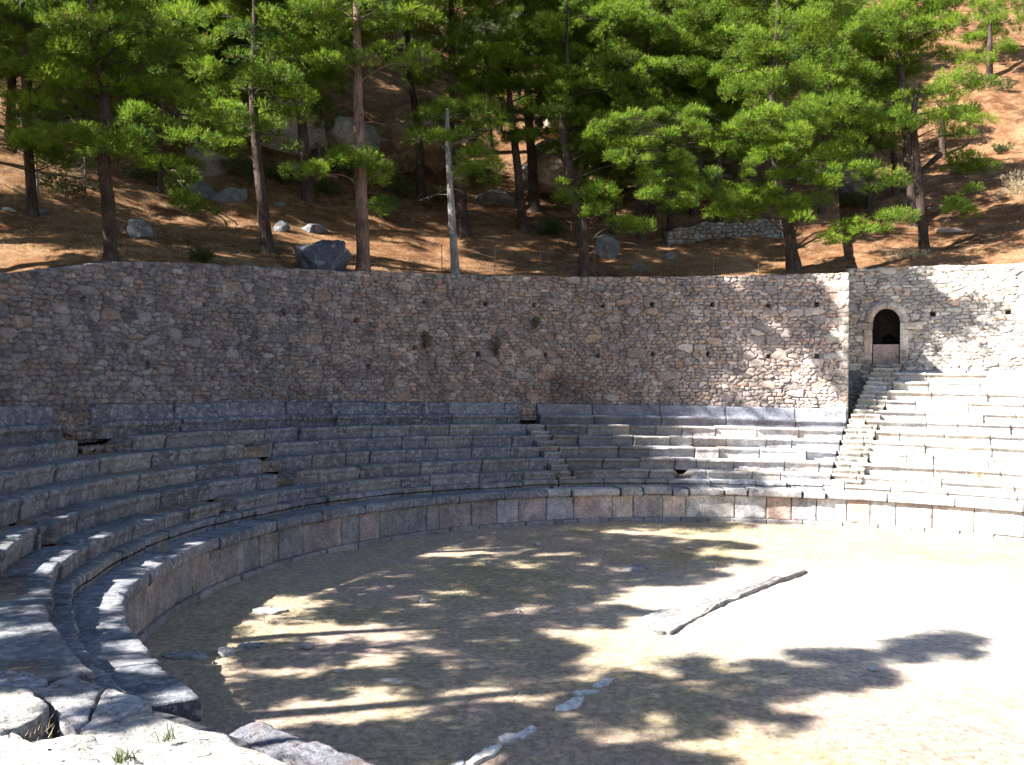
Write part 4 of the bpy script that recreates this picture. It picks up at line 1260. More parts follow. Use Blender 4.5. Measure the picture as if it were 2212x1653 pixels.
photo_pine('far left dark pine with a straight trunk and low shaded boughs', (72, 466), [(62, 330), (56, 200), (50, 60), (46, -60)], [22, 20, 17, 12, 8],
           [(60, 225, 170, 60), (110, 150, 190, 60), (20, 130, 140, 60), (60, 60, 220, 70), (40, 315, 150, 44), (120, 345, 130, 40), (10, 30, 180, 60), (130, 20, 160, 60), (60, -40, 200, 60)], 101, tall=0)
photo_pine('thick bent dark pine rising at the wall top on the left', (241, 569), [(233, 440), (224, 360), (228, 260), (222, 180), (203, 110), (196, 20), (192, -80)], [30, 27, 25, 22, 18, 12, 9, 6],
           [(130, 250, 190, 55), (180, 305, 200, 55), (290, 270, 190, 60), (270, 340, 170, 50), (330, 200, 200, 60), (240, 130, 210, 60), (340, 120, 190, 60), (160, 90, 180, 60), (250, 50, 230, 60), (370, 300, 130, 46), (410, 240, 120, 44), (120, 180, 130, 50), (400, 60, 160, 60), (230, -20, 260, 60)], 102, tall=0, dead=9)
photo_pine('slim dark pine with a sparse hanging bough over the white-streaked boulders', (345, 415), [(350, 330), (352, 240), (360, 120), (365, 20)], [12, 11, 9, 7, 4],
           [(400, 400, 70, 44, -3.5), (402, 452, 66, 40, -3.8), (375, 350, 110, 40), (330, 290, 120, 40), (390, 250, 150, 50), (350, 180, 170, 50), (400, 150, 150, 50), (380, 90, 180, 60), (340, 20, 200, 60)], 103, tall=150, mat=M_PINE, dens=.8)
photo_pine('leaning dark pine with a blackened trunk left of the largest boulder', (582, 545), [(566, 430), (556, 340), (548, 240), (545, 150), (550, 60)], [27, 23, 21, 18, 13, 8],
           [(560, 290, 170, 48), (520, 240, 150, 46), (600, 230, 150, 50), (570, 180, 190, 55), (500, 170, 140, 50), (600, 120, 210, 60), (560, 60, 190, 60), (480, 320, 90, 36)], 104, tall=110, extra=HPADS[_ho == 3])
photo_pine('dark pine forking high above the slope break beside the leaning pine', (668, 432), [(657, 320), (650, 230), (652, 190), (672, 130), (690, 40)], [25, 23, 20, 18, 12, 7],
           [(640, 110, 200, 60), (720, 80, 190, 55), (690, 190, 110, 70), (610, 160, 130, 50), (650, 40, 230, 60), (740, 150, 120, 40), (600, 30, 160, 60)], 105, tall=200)
photo_pine('tall straight red-barked pine standing right at the wall edge', (785, 588), [(782, 470), (777, 350), (774, 230), (772, 110), (770, 0), (768, -90)], [29, 27, 25, 22, 18, 14, 10],
           [(750, 132, 110, 34), (828, 122, 150, 38), (890, 132, 110, 36), (705, 128, 80, 34), (760, 350, 150, 42), (838, 372, 90, 60), (700, 372, 130, 44), (820, 435, 88, 32), (730, 340, 90, 34), (760, 30, 240, 50), (850, 10, 180, 50), (690, 15, 160, 50), (780, -50, 240, 60)], 106, tall=230, extra=HPADS[_ho == 0], bark=M_BARKR, dead=16)
photo_pine('slim dark pine slanting left behind the red-barked pine', (910, 428), [(907, 330), (898, 240), (885, 160), (880, 60), (878, -40)], [19, 18, 16, 13, 10, 6],
           [(900, 30, 200, 50), (860, -20, 180, 50), (940, 70, 160, 44), (950, 160, 130, 40)], 107, tall=200, extra=HPADS[_ho == 1], dead=8)
photo_pine('slender pale-barked pine at the wall edge by the wire fence', (985, 594), [(977, 480), (971, 380), (967, 290), (966, 235)], [19, 16, 14, 11, 6],
           [(1038, 352, 70, 60), (1000, 380, 110, 40), (975, 250, 130, 40), (1030, 290, 120, 40), (930, 300, 90, 30)], 108, bark=M_BARKP, dead=8)
photo_pine('tall dark pine behind the pale slender one, grey-green top', (1004, 510), [(992, 380), (982, 260), (977, 150), (975, 40), (974, -50)], [26, 24, 21, 17, 12, 8],
           [(1000, 250, 190, 52), (1050, 280, 140, 44), (940, 250, 120, 44), (1010, 345, 130, 44), (960, 170, 150, 44), (1070, 140, 170, 50), (1000, 110, 180, 46), (1060, 180, 150, 44), (940, 60, 160, 46), (980, 10, 220, 50)], 109, tall=200, extra=HPADS[_ho == 2], dead=10)
photo_pine('grey-green pine crown high in the centre above the dark trunks', (1060, 330), [(1055, 220), (1050, 120), (1050, 50)], [14, 12, 9, 5],
           [(1040, 62, 170, 46), (1090, 50, 110, 50), (1010, 85, 130, 40), (1100, 90, 120, 40)], 110, mat=M_PINEG, dead=4)
photo_pine('mid-slope pine with a spreading umbrella crown above the twin trunks', (1130, 500), [(1120, 380), (1108, 280), (1100, 200), (1098, 130)], [20, 18, 16, 12, 7],
           [(1100, 205, 200, 50), (1190, 195, 150, 46), (1040, 190, 130, 44), (1120, 150, 190, 46), (1150, 250, 130, 40), (1110, 305, 120, 30), (1180, 290, 90, 26)], 111, dead=9)
photo_pine('stout dark pine close behind the umbrella-crowned pine', (1155, 452), [(1150, 360), (1143, 270), (1140, 180), (1138, 80), (1136, 0)], [24, 22, 19, 16, 11, 7],
           [(1150, 110, 190, 50), (1200, 60, 200, 54), (1120, 40, 160, 50), (1170, 0, 220, 54)], 112, tall=160, dead=8)
photo_pine('short pine at the wall edge with one flat bright bough', (1261, 600), [(1263, 520), (1262, 460), (1255, 425)], [23, 20, 17, 9],
           [(1238, 412, 140, 40, -.6), (1290, 432, 70, 34, -.4), (1340, 488, 110, 36, -1.2), (1310, 460, 80, 30, -.8)], 113, dead=6)
photo_pine('slanting pine whose wide bright boughs overhang the centre right', (1262, 540), [(1240, 420), (1222, 330), (1215, 260), (1225, 190)], [24, 22, 19, 15, 8],
           [(1205, 245, 150, 46), (1270, 275, 170, 50), (1340, 310, 150, 48), (1290, 325, 150, 40), (1330, 250, 170, 50), (1400, 290, 150, 50), (1250, 200, 150, 46), (1330, 190, 170, 54), (1390, 340, 70, 40)], 114, tall=200, dead=8)
photo_pine('big bright pine in the middle right with layered yellow-green crown', (1385, 525), [(1384, 420), (1388, 310), (1396, 200), (1400, 100), (1404, 0)], [22, 21, 20, 17, 12, 7],
           [(1430, 240, 190, 56), (1360, 150, 200, 56), (1450, 160, 200, 60), (1400, 90, 230, 60), (1480, 90, 170, 56), (1340, 70, 150, 50), (1420, 20, 240, 56), (1470, 255, 80, 44), (1490, 392, 140, 40, -3.5), (1545, 425, 120, 38, -3.6), (1440, 400, 110, 34, -3), (1420, 445, 90, 30, -2.6)], 115, tall=120, dead=6)
photo_pine('leaning dark-trunked pine at the wall edge with stacked bright boughs', (1717, 583), [(1700, 480), (1686, 400), (1674, 320), (1668, 220), (1672, 120), (1680, 40)], [29, 26, 23, 20, 16, 11, 6],
           [(1610, 290, 150, 50, -1.5), (1690, 260, 170, 52, -1.2), (1650, 320, 150, 36, -1.), (1760, 285, 150, 50), (1800, 240, 160, 54), (1630, 200, 190, 54), (1720, 180, 190, 56), (1650, 120, 200, 56), (1740, 100, 190, 56), (1700, 60, 200, 50), (1590, 150, 120, 46), (1768, 438, 110, 50, -2.2), (1725, 470, 50, 34, -2), (1890, 492, 150, 46, -2.4), (1830, 500, 90, 36, -2.), (1850, 370, 150, 46, -.8), (1800, 340, 130, 44), (1625, 440, 110, 40, -1.5), (1580, 460, 60, 26, -1.2), (1900, 390, 80, 36, -1)], 116, tall=100, dead=14, extra=NPADS)
photo_pine('left trunk of the twin pines on the right, tall with rounded bright top', (1980, 485), [(1966, 390), (1958, 300), (1950, 200), (1942, 110), (1938, 30)], [21, 20, 18, 15, 11, 6],
           [(1900, 120, 210, 60), (1960, 80, 200, 60), (1880, 60, 170, 56), (1940, 20, 220, 60), (2030, 60, 160, 60), (2050, 20, 160, 54), (1990, 130, 130, 46), (1880, 180, 150, 50), (1920, 230, 100, 40), (1960, 262, 120, 36, -1.)], 117, dead=12)
photo_pine('right trunk of the twin pines on the right, with scattered low boughs', (1998, 547), [(1990, 440), (1978, 340), (1974, 250), (1985, 180)], [21, 19, 17, 13, 7],
           [(2050, 190, 150, 56), (2080, 220, 100, 50), (2010, 200, 100, 40), (2055, 262, 120, 36, -.6), (2080, 285, 70, 34, -.6), (2078, 425, 84, 50, -1.), (2085, 458, 50, 30, -1.), (2072, 372, 110, 30), (2090, 350, 60, 26), (1990, 268, 90, 34)], 118, dead=10)
photo_pine('distant pine standing alone on the bare slope top right', (2137, 168), [(2138, 100), (2140, 40)], [14, 11, 5],
           [(2130, 90, 130, 50), (2170, 50, 130, 50), (2110, 130, 90, 36), (2160, 110, 80, 34), (2140, 20, 150, 50), (2200, 10, 100, 60)], 119, dead=3)
photo_pine('slim dark pine behind the twin pines with bare lower trunk', (1935, 420), [(1930, 320), (1926, 240), (1924, 160)], [13, 12, 10, 6],
           [(1915, 200, 120, 44), (1860, 280, 130, 50), (1940, 170, 120, 44), (1890, 320, 100, 40)], 120, dead=10)
photo_pine('short dark pine behind the twin pines on the bare slope', (2035, 335), [(2036, 290), (2034, 240)], [16, 13, 7],
           [(2040, 235, 100, 40), (2070, 250, 80, 36), (2020, 215, 90, 40)], 121, dead=4)

# young pines and thin stems
def sapling(label, foot, top, w, seed, pads=(), bark=M_BARKP, **kw):
    photo_pine(label, foot, [((foot[0]+top[0])/2, (foot[1]+top[1])/2), top], [w, w*.8, w*.4], list(pads) or [(top[0], top[1]+6, 30, 18)], seed, bark=bark, dead=3, **kw)
sapling('thin pale sapling stem between the far left pine and the thick bent pine', (185, 432), (182, 318), 4.5, 131, [(182, 330, 40, 40), (178, 300, 36, 30)])
sapling('thin pale stem close beside the far left pine foot', (82, 430), (78, 300), 5, 132, [(80, 300, 50, 30)])
sapling('young bright pine with upright candles right of the forking dark pine', (690, 350), (688, 150), 6, 133, [(690, 190, 60, 60), (685, 230, 70, 50), (700, 270, 60, 40), (690, 150, 30, 40)])
sapling('young yellow-green pine in front of the orange crag', (918, 350), (920, 240), 5, 134, [(920, 270, 40, 40), (922, 250, 30, 30), (915, 300, 46, 34)])

# background pines: a few builds, then copies
def generic(label, seed, h, group, mat=M_PINE, dens=.8):
    g = np.random.default_rng(seed)
    base = np.zeros(3)
    lean = g.normal(0, .04, 2)
    path = [np.array([lean[0]*h*q+g.normal(0, .08), lean[1]*h*q+g.normal(0, .08), h*q]) for q in (.3, .55, .8, .97)]
    pads = []
    nb = 17
    for i in range(nb):
        q = .38+.62*i/(nb-1)
        reach = (1.05-q)*2.6+.5
        a = i*2.4+g.uniform(-.4, .4)
        d = reach*g.uniform(.35, .95)*(0 if i == nb-1 else 1)
        c = np.array([lean[0]*h*q+d*math.cos(a), lean[1]*h*q+d*math.sin(a), h*q+g.uniform(-.2, .3)])
        s = g.uniform(1.0, 1.7)*(1.15-.35*q)
        pads.append((c, s*1.15, s, .55*g.uniform(.8, 1.3)))
    return pine(label, base, path, [.2, .17, .13, .09, .03], pads, seed, group=group, dens=dens, mat=mat, K=7, wd=.03, ln=.22, dead=7, sub=False)
def copy_tree(o):
    c = o.copy(); COL.objects.link(c)
    for ch in list(o.children):
        d = ch.copy(); COL.objects.link(d); d.parent = c
    return c
LBL_UP = 'pine crown among the dense trees high on the wooded slope'
GRP_UP = 'pines high on the wooded slope'
protos = [generic(LBL_UP, 900+i, h, GRP_UP) for i, h in enumerate((10.5, 12.5, 9., 11.5))]
used = set()
def plant(i, x, y, s=1., rot=None, label=None, group=None):
    o = protos[i] if i not in used else copy_tree(protos[i])
    used.add(i)
    o.location = (x, y, float(hill_z(x, y))-.1)
    o.scale = (s, s, s*random.uniform(.92, 1.1))
    o.rotation_euler = (0, 0, random.uniform(0, 6.28) if rot is None else rot)
    if label:
        o['label'] = label; o['group'] = group
    return o
BG = [(90, 250, 58), (170, 210, 62), (300, 170, 60), (430, 150, 62), (250, 120, 70), (60, 120, 68), (520, 110, 84), (380, 60, 76), (150, 40, 80), (700, 70, 82),
      (620, 40, 90), (840, 80, 74), (960, 60, 80), (880, 10, 92), (1010, 20, 76), (1120, 60, 70), (1220, 70, 72), (1290, 60, 84), (1190, 10, 92), (1330, 30, 66), (1480, 120, 64), (1560, 100, 62), (1500, 40, 76),
      (1610, 30, 72), (1760, 60, 70), (1820, 110, 62), (1690, 10, 84), (1850, 20, 78), (1560, 190, 58), (1450, 200, 60), (1790, 170, 58), (1880, 240, 56), (2070, 60, 84), (2190, 30, 92), (1980, 10, 90), (2120, 10, 98), (560, 200, 60), (20, 30, 88), (1080, 130, 66), (740, 180, 66)]
for k_, (u, v, y) in enumerate(BG):
    x = at_depth(u, v, y)[0]
    plant(k_ % 4, x, y, random.uniform(.85, 1.1))
# pines standing outside the frame on the left; they throw the long shadows over the floor
T1F, T2F = on_hill(72, 466), on_hill(241, 569)
TR = [(-15.5, -3.), (-16.2, 1.5), (-16.8, 6.), (-17.5, 10.5), (-18., 15.), (-18.6, 19.5), (-19.5, 23.5), (-21., 27.5), (-22.5, 31.)]
_d = np.hypot(SPADS[:, 0:1]-np.array([t[0] for t in TR]), SPADS[:, 1:2]-np.array([t[1] for t in TR]))
_own = np.argmin(_d, 1)
for i, (x, y) in enumerate(TR):
    P = SPADS[_own == i]
    if len(P) == 0: continue
    B = np.array([x, y, float(hill_z(x, y))])
    zt = P[:, 2].max(); mx, my = P[:, 0].mean(), P[:, 1].mean()
    path = [np.array([x+(mx-x)*q*.7, y+(my-y)*q*.7, B[2]+(zt-B[2])*q]) for q in (.3, .6, .85, 1.)]
    pine('tall pine standing outside the seats at the left whose shadow falls across the theatre', B, path, [.26, .22, .17, .1, .04], [(p, .36, .38, .46) for p in P], 700+i, group='pines shading the theatre from the left', K=6, wd=.04, dead=4, sub=False)
for i, (x, y) in enumerate([(-24.5, 27.2), (-27., 29.3), (-29.5, 31.), (-31.5, 33.5)]):
    g = np.random.default_rng(400+i); B = np.array([x, y, float(hill_z(x, y))])
    pads = [((x+g.normal(0, 1.7), y+g.normal(0, 1.2), g.uniform(20.5, 29.)), g.uniform(1.2, 2.1), g.uniform(1., 1.6), .6) for _ in range(15)]
    pine('tall bare-trunked pine with a high crown in the wood left of the theatre', B, [np.array([x, y, z]) for z in (B[2]+7, 20, 26, 30)], [.3, .24, .17, .06], pads, 420+i, group='high-crowned pines at the left', K=5, wd=.05, dead=5, sub=False)
OFF = [(-31, 34, 1.6), (-29, 41, 1.25), (-31, 47, 1.3), (-35, 54, 1.3), (-34, 44, 1.3), (-38, 48, 1.3), (-37, 60, 1.3)]
for k_, (x, y, s) in enumerate(OFF):
    plant(k_ % 4, x, y, s, label='pine in the wood left of the theatre', group='pines in the wood at the left')
g = np.random.default_rng(21)
nb = 0
while nb < 58:
    u, y = g.uniform(-150, 1900), g.uniform(52, 78)
    if 540 < u < 1000 and y < 67: continue
    x = at_depth(u, 300, y)[0]
    plant(nb % 4, x, y, g.uniform(.9, 1.25)); nb += 1
for k_ in range(20):
    u, y = [(-40, 45), (20, 47), (110, 44.5), (160, 49), (215, 46), (290, 50), (330, 47), (395, 53), (450, 50), (510, 54), (60, 52), (260, 55), (-10, 57), (180, 57), (420, 58), (530, 60), (610, 63), (340, 62), (100, 63), (470, 66)][k_]
    plant(k_ % 4, at_depth(u, 300, y)[0], y, g.uniform(.95, 1.25))

# bleached dead tree, drooping
def dead_tree():
    B = on_hill(1240, 225); y = B[1]; m = y/F; g = np.random.default_rng(5)
    mb = MB()
    top = at_depth(1204, 98, y)
    P = catmull([B-np.array([0, 0, .3]), at_depth(1222, 170, y), top], 6); mb.add(*tube(P, np.linspace(.13, .05, len(P)), 7, .1, 3))
    for i in range(34):
        s = P[int(g.integers(len(P)//2, len(P)))]
        dx = g.uniform(-.4, 2.0); q = s+np.array([dx, g.uniform(-.8, .5), g.uniform(-2.6, -.8)])
        md = s+np.array([dx*.7, 0, g.uniform(-.1, .35)])
        C = catmull([s, md, q], 6); mb.add(*tube(C, np.linspace(.022, .008, len(C)), 5))
    for (u, v) in ((1262, 160), (1270, 150)):
        C = catmull([top+np.array([0, 0, -.3]), at_depth(1240, 118, y), at_depth(u-8, 128, y), at_depth(u, v, y)], 6); mb.add(*tube(C, np.linspace(.05, .025, len(C)), 6))
    t = thing('dead_tree', 'bleached dead tree with drooping bare branches above the sunlit crag', 'dead tree', tuple(B))
    mb.done('branches', M_DEAD, t)
dead_tree()
def log():
    A = on_hill(1900, 435); y = A[1]; B = at_depth(2032, 333, y+1.2)
    P = catmull([A, (A+B)/2+np.array([0, 0, -.15]), B], 8)
    mb = MB(); mb.add(*tube(P, np.linspace(.10, .19, len(P)), 9, .18, 4)); g = np.random.default_rng(8)
    for i in range(8):
        s = P[int(g.integers(2, len(P)-1))]; q = s+np.array([g.uniform(-.8, .8), g.uniform(-.6, .3), g.uniform(-.9, .5)]); mb.add(*limb(s, q, .03, .008, g))
    t = thing('fallen_tree', 'broken dead trunk leaning across the twin pines', 'dead tree', tuple(A)); mb.done('trunk', M_BARK, t)
log()
def stick(label, a, b, w, mat=M_DEAD, dy=0):
    B = on_hill(*a); y = B[1]; P = catmull([B, at_depth((a[0]+b[0])/2+2, (a[1]+b[1])/2, y), at_depth(b[0], b[1], y)], 6)
    v, f = tube(P, np.linspace(w*y/F*.5, w*y/F*.25, len(P)), 6, .1, 2)
    tag(build('bare_stem', v, f, mat, base=B, col=np.tile((.5, .5, .5), (len(v), 1))), label, 'dead stem')
stick('thin bare stem standing in litter beside the short low-crowned pine', (1222, 548), (1236, 470), 3, M_BARK)
stick('thin bare stem standing left of the dry stone wall', (1432, 520), (1426, 440), 4, M_BARK)
stick('short bare stem under the overhanging bright boughs', (1455, 335), (1453, 280), 4)

# ------------------------------------------------------------------ bushes
def bush(label, pos, w, h, seed, mat=M_BUSH, n=500, leaf=.09, name='bush', lw=.6):
    g = np.random.default_rng(seed); pos = np.asarray(pos, float)
    C = g.normal(0, 1, (n, 3)); C /= np.linalg.norm(C, axis=1)[:, None]; C *= g.uniform(.3, 1, (n, 1))**.5
    C *= (1+.3*vnoise(C[:, 0]*3, C[:, 1]*3, C[:, 2]*3, s=seed))[:, None]
    nb = 7; lob = g.normal(0, 1, (nb, 3))*np.array([.30, .30, .22]); lr = g.uniform(.28, .62, nb)
    li = g.integers(0, nb, n)
    C = lob[li]+C*lr[li][:, None]
    C = C*np.array([w*.62, w*.62, h*.62])+np.array([0, 0, h*.42])+pos
    D = C-pos; D /= np.linalg.norm(D, axis=1)[:, None]
    V, f = needles(C, D, g, 4, leaf*1.6, leaf*lw, .9)
    t = np.repeat(np.stack([np.clip(g.normal(.5, .25, n), 0, 1), (g.uniform(0, 1, n) < .06)*1., np.zeros(n)], -1), 12, 0)
    T = thing(name, label, 'shrub', tuple(pos))
    build('foliage', V, f, mat, T, col=t, smooth=False)
    mb = MB()
    for i in range(7):
        mb.add(*limb(pos-np.array([0, 0, .05]), C[int(g.integers(n))], .015, .005, g, .05, 4, 4))
    mb.done('stem', M_BARK, T)
def hill_bush(label, u, v, w, h, seed, **kw):
    P = on_hill(u, v); m = P[1]/F
    bush(label, P, w*m, h*m, seed, **kw)
hill_bush('small green bush growing on the wall top left of the largest boulder', 432, 566, 50, 36, 1, n=420)
hill_bush('dark round bush in litter left of the short low-crowned pine', 1190, 510, 70, 50, 2, n=600)
hill_bush('dry yellow-brown bush between the red-barked and slanting pines', 860, 380, 70, 70, 3, mat=M_STRAW, n=500)
hill_bush('dark leafy bush below the grey crag', 545, 395, 110, 70, 4, n=800)
hill_bush('low green shrub on the bare slope at the right', 2160, 330, 46, 22, 5, n=300)
hill_bush('dark bush under the slanting slim pine', 880, 430, 80, 60, 6, n=600)
hill_bush('bright green young bush right of the dark forking pine', 740, 370, 70, 60, 7, n=500)
hill_bush('dry grey scrub at the foot of the twin pines', 1975, 560, 80, 26, 8, mat=M_STRAW, n=420, lw=.2)
hill_bush('large dry bush on the far right slope', 2200, 420, 90, 60, 9, mat=M_STRAW, n=700, lw=.2)
hill_bush('small dry shrub with its shadow on the bare slope top right', 2170, 200, 40, 30, 10, n=200)
for k_, (u, v, w, h, lb) in enumerate([(610, 400, 90, 44, 'dark low scrub between the leaning pine and the grey leaning boulder'), (140, 430, 120, 60, 'shaded undergrowth behind the far left pine'), (330, 400, 110, 60, 'dark undergrowth behind the slim dark pine'), (780, 400, 120, 60, 'dark green scrub behind the red-barked pine'), (1060, 400, 110, 60, 'shaded scrub behind the pale slender pine'), (1250, 400, 120, 56, 'dark scrub behind the slanting pine'), (1330, 420, 100, 50, 'dark undergrowth left of the big bright pine'), (1560, 400, 150, 60, 'shaded scrub below the blue-grey crag'), (1660, 430, 110, 50, 'dark undergrowth beside the leaning dark-trunked pine'), (950, 440, 70, 40, 'low scrub between the pale slender pine and the slanting pine'), (700, 420, 80, 40, 'low dark scrub right of the forking pine'), (1820, 450, 90, 44, 'low scrub left of the leaning rock slab')]):
    hill_bush(lb, u, v, w, h, 60+k_, n=650, leaf=.08)
hill_bush('brown dead bush under the crag right of the thick bent pine', 420, 300, 100, 60, 11, mat=M_STRAW, n=600)
def wall_plant(label, u, v, w, h, seed):
    P = on_ring(u, v, R_WB+.15); m = P[1]/F
    bush(label, P-np.array([0, .02, h*m*.75]), w*m*.8, h*m*1.2, seed, n=110, leaf=.08, name='wall_plant', mat=M_OLIVE, lw=.3)
wall_plant('largest olive plant hanging on the shaded wall face', 918, 722, 34, 40, 21)
wall_plant('narrow olive plant on the wall face right of the largest one', 1072, 735, 24, 44, 22)
wall_plant('small olive plant on the wall face just under the hole row', 1157, 692, 22, 22, 23)

# ------------------------------------------------------------------ wire fence along the wall edge
def fence():
    us = [955, 1068, 1170, 1285, 1384, 1462, 1541, 1640]
    t = None; feet = []
    for u in us:
        p = on_ring(u, 585, R_WT+1.5); p[2] = float(hill_z(p[0], p[1])); feet.append(p)
    t = thing('wire_fence', 'rusty chain-link fence on thin posts just behind the wall top', 'fence', tuple(feet[0]))
    g = np.random.default_rng(4)
    for p in feet:
        q = p+np.array([g.normal(0, .04), g.normal(0, .04), 1.25])
        v, f = tube(catmull([p-np.array([0, 0, .3]), (p+q)/2, q], 3), np.full(7, .022), 6)
        build('fence_post', v, f, M_RUST, t)
    b0 = feet[1]+np.array([0, 0, .75]); b1 = feet[1]+np.array([-1.1, 0, 1.05])
    v, f = tube(catmull([b0, b1], 3), np.full(7, .018), 5); build('brace', v, f, M_RUST, t)
    mb = MB()
    for a, b in zip(feet[:-1], feet[1:]):
        L = np.linalg.norm(b-a); nn = int((L+1.1)/.13)
        e = (b-a)/L
        for i in range(nn):
            for sg in (1, -1):
                x0 = i*.13-(1.1 if sg > 0 else 0); x1 = x0+sg*1.1
                lo, hi = 0., 1.
                if x0 < 0: lo = (0-x0)/1.1
                if x1 > L: hi = (L-x0)/1.1
                if sg < 0:
                    if x0 > L: lo = (x0-L)/1.1
                    if x1 < 0: hi = x0/1.1
                if hi <= lo: continue
                p = a+e*(x0+sg*1.1*lo)+np.array([0, 0, .03+1.1*lo]); q = a+e*(x0+sg*1.1*hi)+np.array([0, 0, .03+1.1*hi])
                mb.add(*tube(np.array([p, q]), np.full(2, .002), 3))
    mb.done('wire_mesh', M_WIRE, t)
fence()

# ------------------------------------------------------------------ stones on the orchestra floor
def slab_stone(name, label, cat, outline, z0, z1, seed, mat, colr, n=16, jag=.03, group=None, tiltz=0., rough=.02, fine=.05, dark=0., soft=1.):
    """a stone from its plan outline (world xy): worn top, rough sides"""
    o = np.asarray(outline, float)
    per = np.vstack([o, o[:1]]); seg = np.linalg.norm(np.diff(per, axis=0), axis=1)
    L = np.concatenate([[0], np.cumsum(seg)]); k = max(24, int(L[-1]/fine))
    s = np.linspace(0, L[-1], k, endpoint=False)
    B = np.stack([np.interp(s, L, per[:, i]) for i in (0, 1)], -1)
    c = o.mean(0)
    dirs = B-c; rr = np.linalg.norm(dirs, axis=1)[:, None]; un = dirs/rr
    ja = fbm(B[:, 0]*3, B[:, 1]*3, s=seed, o=4)[:, None]*jag*2
    B = B+un*ja
    h = z1-z0
    rows = []; zz = []
    for (ins, q) in ((.0, 0), (.0, .35), (-.005, .7), (.002, .9), (.008*soft, .975), (.02*soft, 1.)):
        rows.append(B-un*(ins+.5*jag*fbm(B[:, 0]*5, B[:, 1]*5, np.full(k, q*4.), s=seed+2, o=3)[:, None])); zz.append(np.full(k, z0+h*q))
    for q in np.linspace(.9, .02, n):
        rows.append(c+(B-un*.02*soft-c)*q); zz.append(np.full(k, z1))
    XY = np.stack(rows, 1); Z = np.stack(zz, 1)
    top = sstep(.7, 1, (Z-z0)/h)
    Z = Z+top*rough*(1.5*fbm(XY[..., 0]*1.5, XY[..., 1]*1.5, s=seed+7, o=5, g=.6))+settle(XY[..., 0], XY[..., 1])+tiltz*(XY[..., 0]-c[0])
    V = np.concatenate([XY, Z[..., None]], -1).reshape(-1, 3)
    cc = np.tile(np.asarray(colr, float), (len(V), 1))*(1+.2*fbm(V[:, 0]*2, V[:, 1]*2, V[:, 2]*2, s=seed+8, o=3))[:, None]
    base = np.array([c[0], c[1], z0])
    ob = build(name, V, grid_faces(k, XY.shape[1], True), mat, base=base, col=cc)
    return tag(ob, label, cat, group)
def floor_poly(pts, z=.0):
    return np.array([on_plane(u, v, z)[:2] for u, v in pts])
slab_stone('stone_kerb', 'long low kerb of weathered stone lying across the sunlit floor', 'kerb',
           floor_poly([(1367, 1352), (1385, 1338), (1440, 1312), (1530, 1285), (1600, 1268), (1690, 1243), (1738, 1228), (1742, 1232), (1660, 1262), (1560, 1300), (1500, 1335), (1450, 1365), (1405, 1364)], .07), -.1, .075, 3, M_NEAR, (.33, .32, .32), jag=.09, rough=.07)
FL = [('leftmost of the white stones at the bottom edge of the floor', [(972, 1653), (998, 1642), (1003, 1648), (985, 1662)]),
      ('long white stone lying on the floor near the bottom edge', [(1003, 1651), (1050, 1618), (1078, 1608), (1086, 1612), (1062, 1634), (1020, 1655)]),
      ('white stone shaped like a bent finger above the bottom edge', [(1075, 1594), (1095, 1586), (1110, 1590), (1150, 1570), (1160, 1573), (1128, 1594), (1085, 1607)]),
      ('jagged white stone in the middle of the stone line', [(1197, 1526), (1222, 1520), (1240, 1508), (1262, 1508), (1255, 1520), (1225, 1533), (1200, 1532)]),
      ('small white stone above the jagged one in the stone line', [(1238, 1494), (1262, 1489), (1292, 1492), (1270, 1499), (1245, 1500)]),
      ('pale flat stone at the far end of the stone line', [(1278, 1480), (1305, 1466), (1330, 1464), (1315, 1476), (1290, 1484)])]
for i, (lb, pts) in enumerate(FL):
    slab_stone('flat_stone', lb, 'stone', floor_poly(pts, .03), -.08, .05, 20+i, M_SEAT_C, (.58, .57, .56), jag=.03, rough=.03, fine=.025)
OUT = [('flat rock patch level with the shaded floor below the leftmost slabs', 400, 1415, 90, 18), ('second flat rock patch nearer the sunlit edge', 545, 1391, 60, 10), ('small pale stone at the end of the shaded rock patch', 487, 1408, 34, 14),
       ('flat stone in the sunlit patch near the left', 580, 1320, 70, 9), ('grey rock patch in the far shaded floor', 1375, 1228, 50, 10), ('flat grey stones right of the jagged stone line', 845, 1467, 60, 8)]
for i, (lb, u, v, w, h) in enumerate(OUT):
    th = np.linspace(0, 2*PI, 14, endpoint=False)
    pts = [(u+w/2*math.cos(t)*(1+.25*math.sin(3*t+i)), v+h/2*math.sin(t)*(1+.25*math.cos(2*t+i))) for t in th]
    slab_stone('flat_rock', lb, 'rock', floor_poly(pts, .04), -.1, .06, 40+i, M_NEAR, (.30, .29, .30) if i != 2 else (.5, .49, .47), jag=.06, rough=.05, fine=.04)
g = np.random.default_rng(12)
PEB = [(735, 1455), (898, 1165), (1055, 1220), (1120, 1322), (1490, 1186), (1435, 1168), (1160, 1180), (1530, 1224), (915, 1300), (660, 1402), (500, 1300), (1885, 1447), (1690, 1455)]
for i, (u, v) in enumerate(PEB):
    p = on_plane(u, v, 0); p[2] = floor_z(p[0], p[1]); s = g.uniform(.06, .13)
    boulder('loose_stone', 'small loose stone lying on the orchestra floor', 'stone', p, (s*1.3, s, s*.7), 60+i, M_SEAT_C, (.40, .38, .37), sink=.3, n=10, cuts=6, group='small loose stones on the floor')

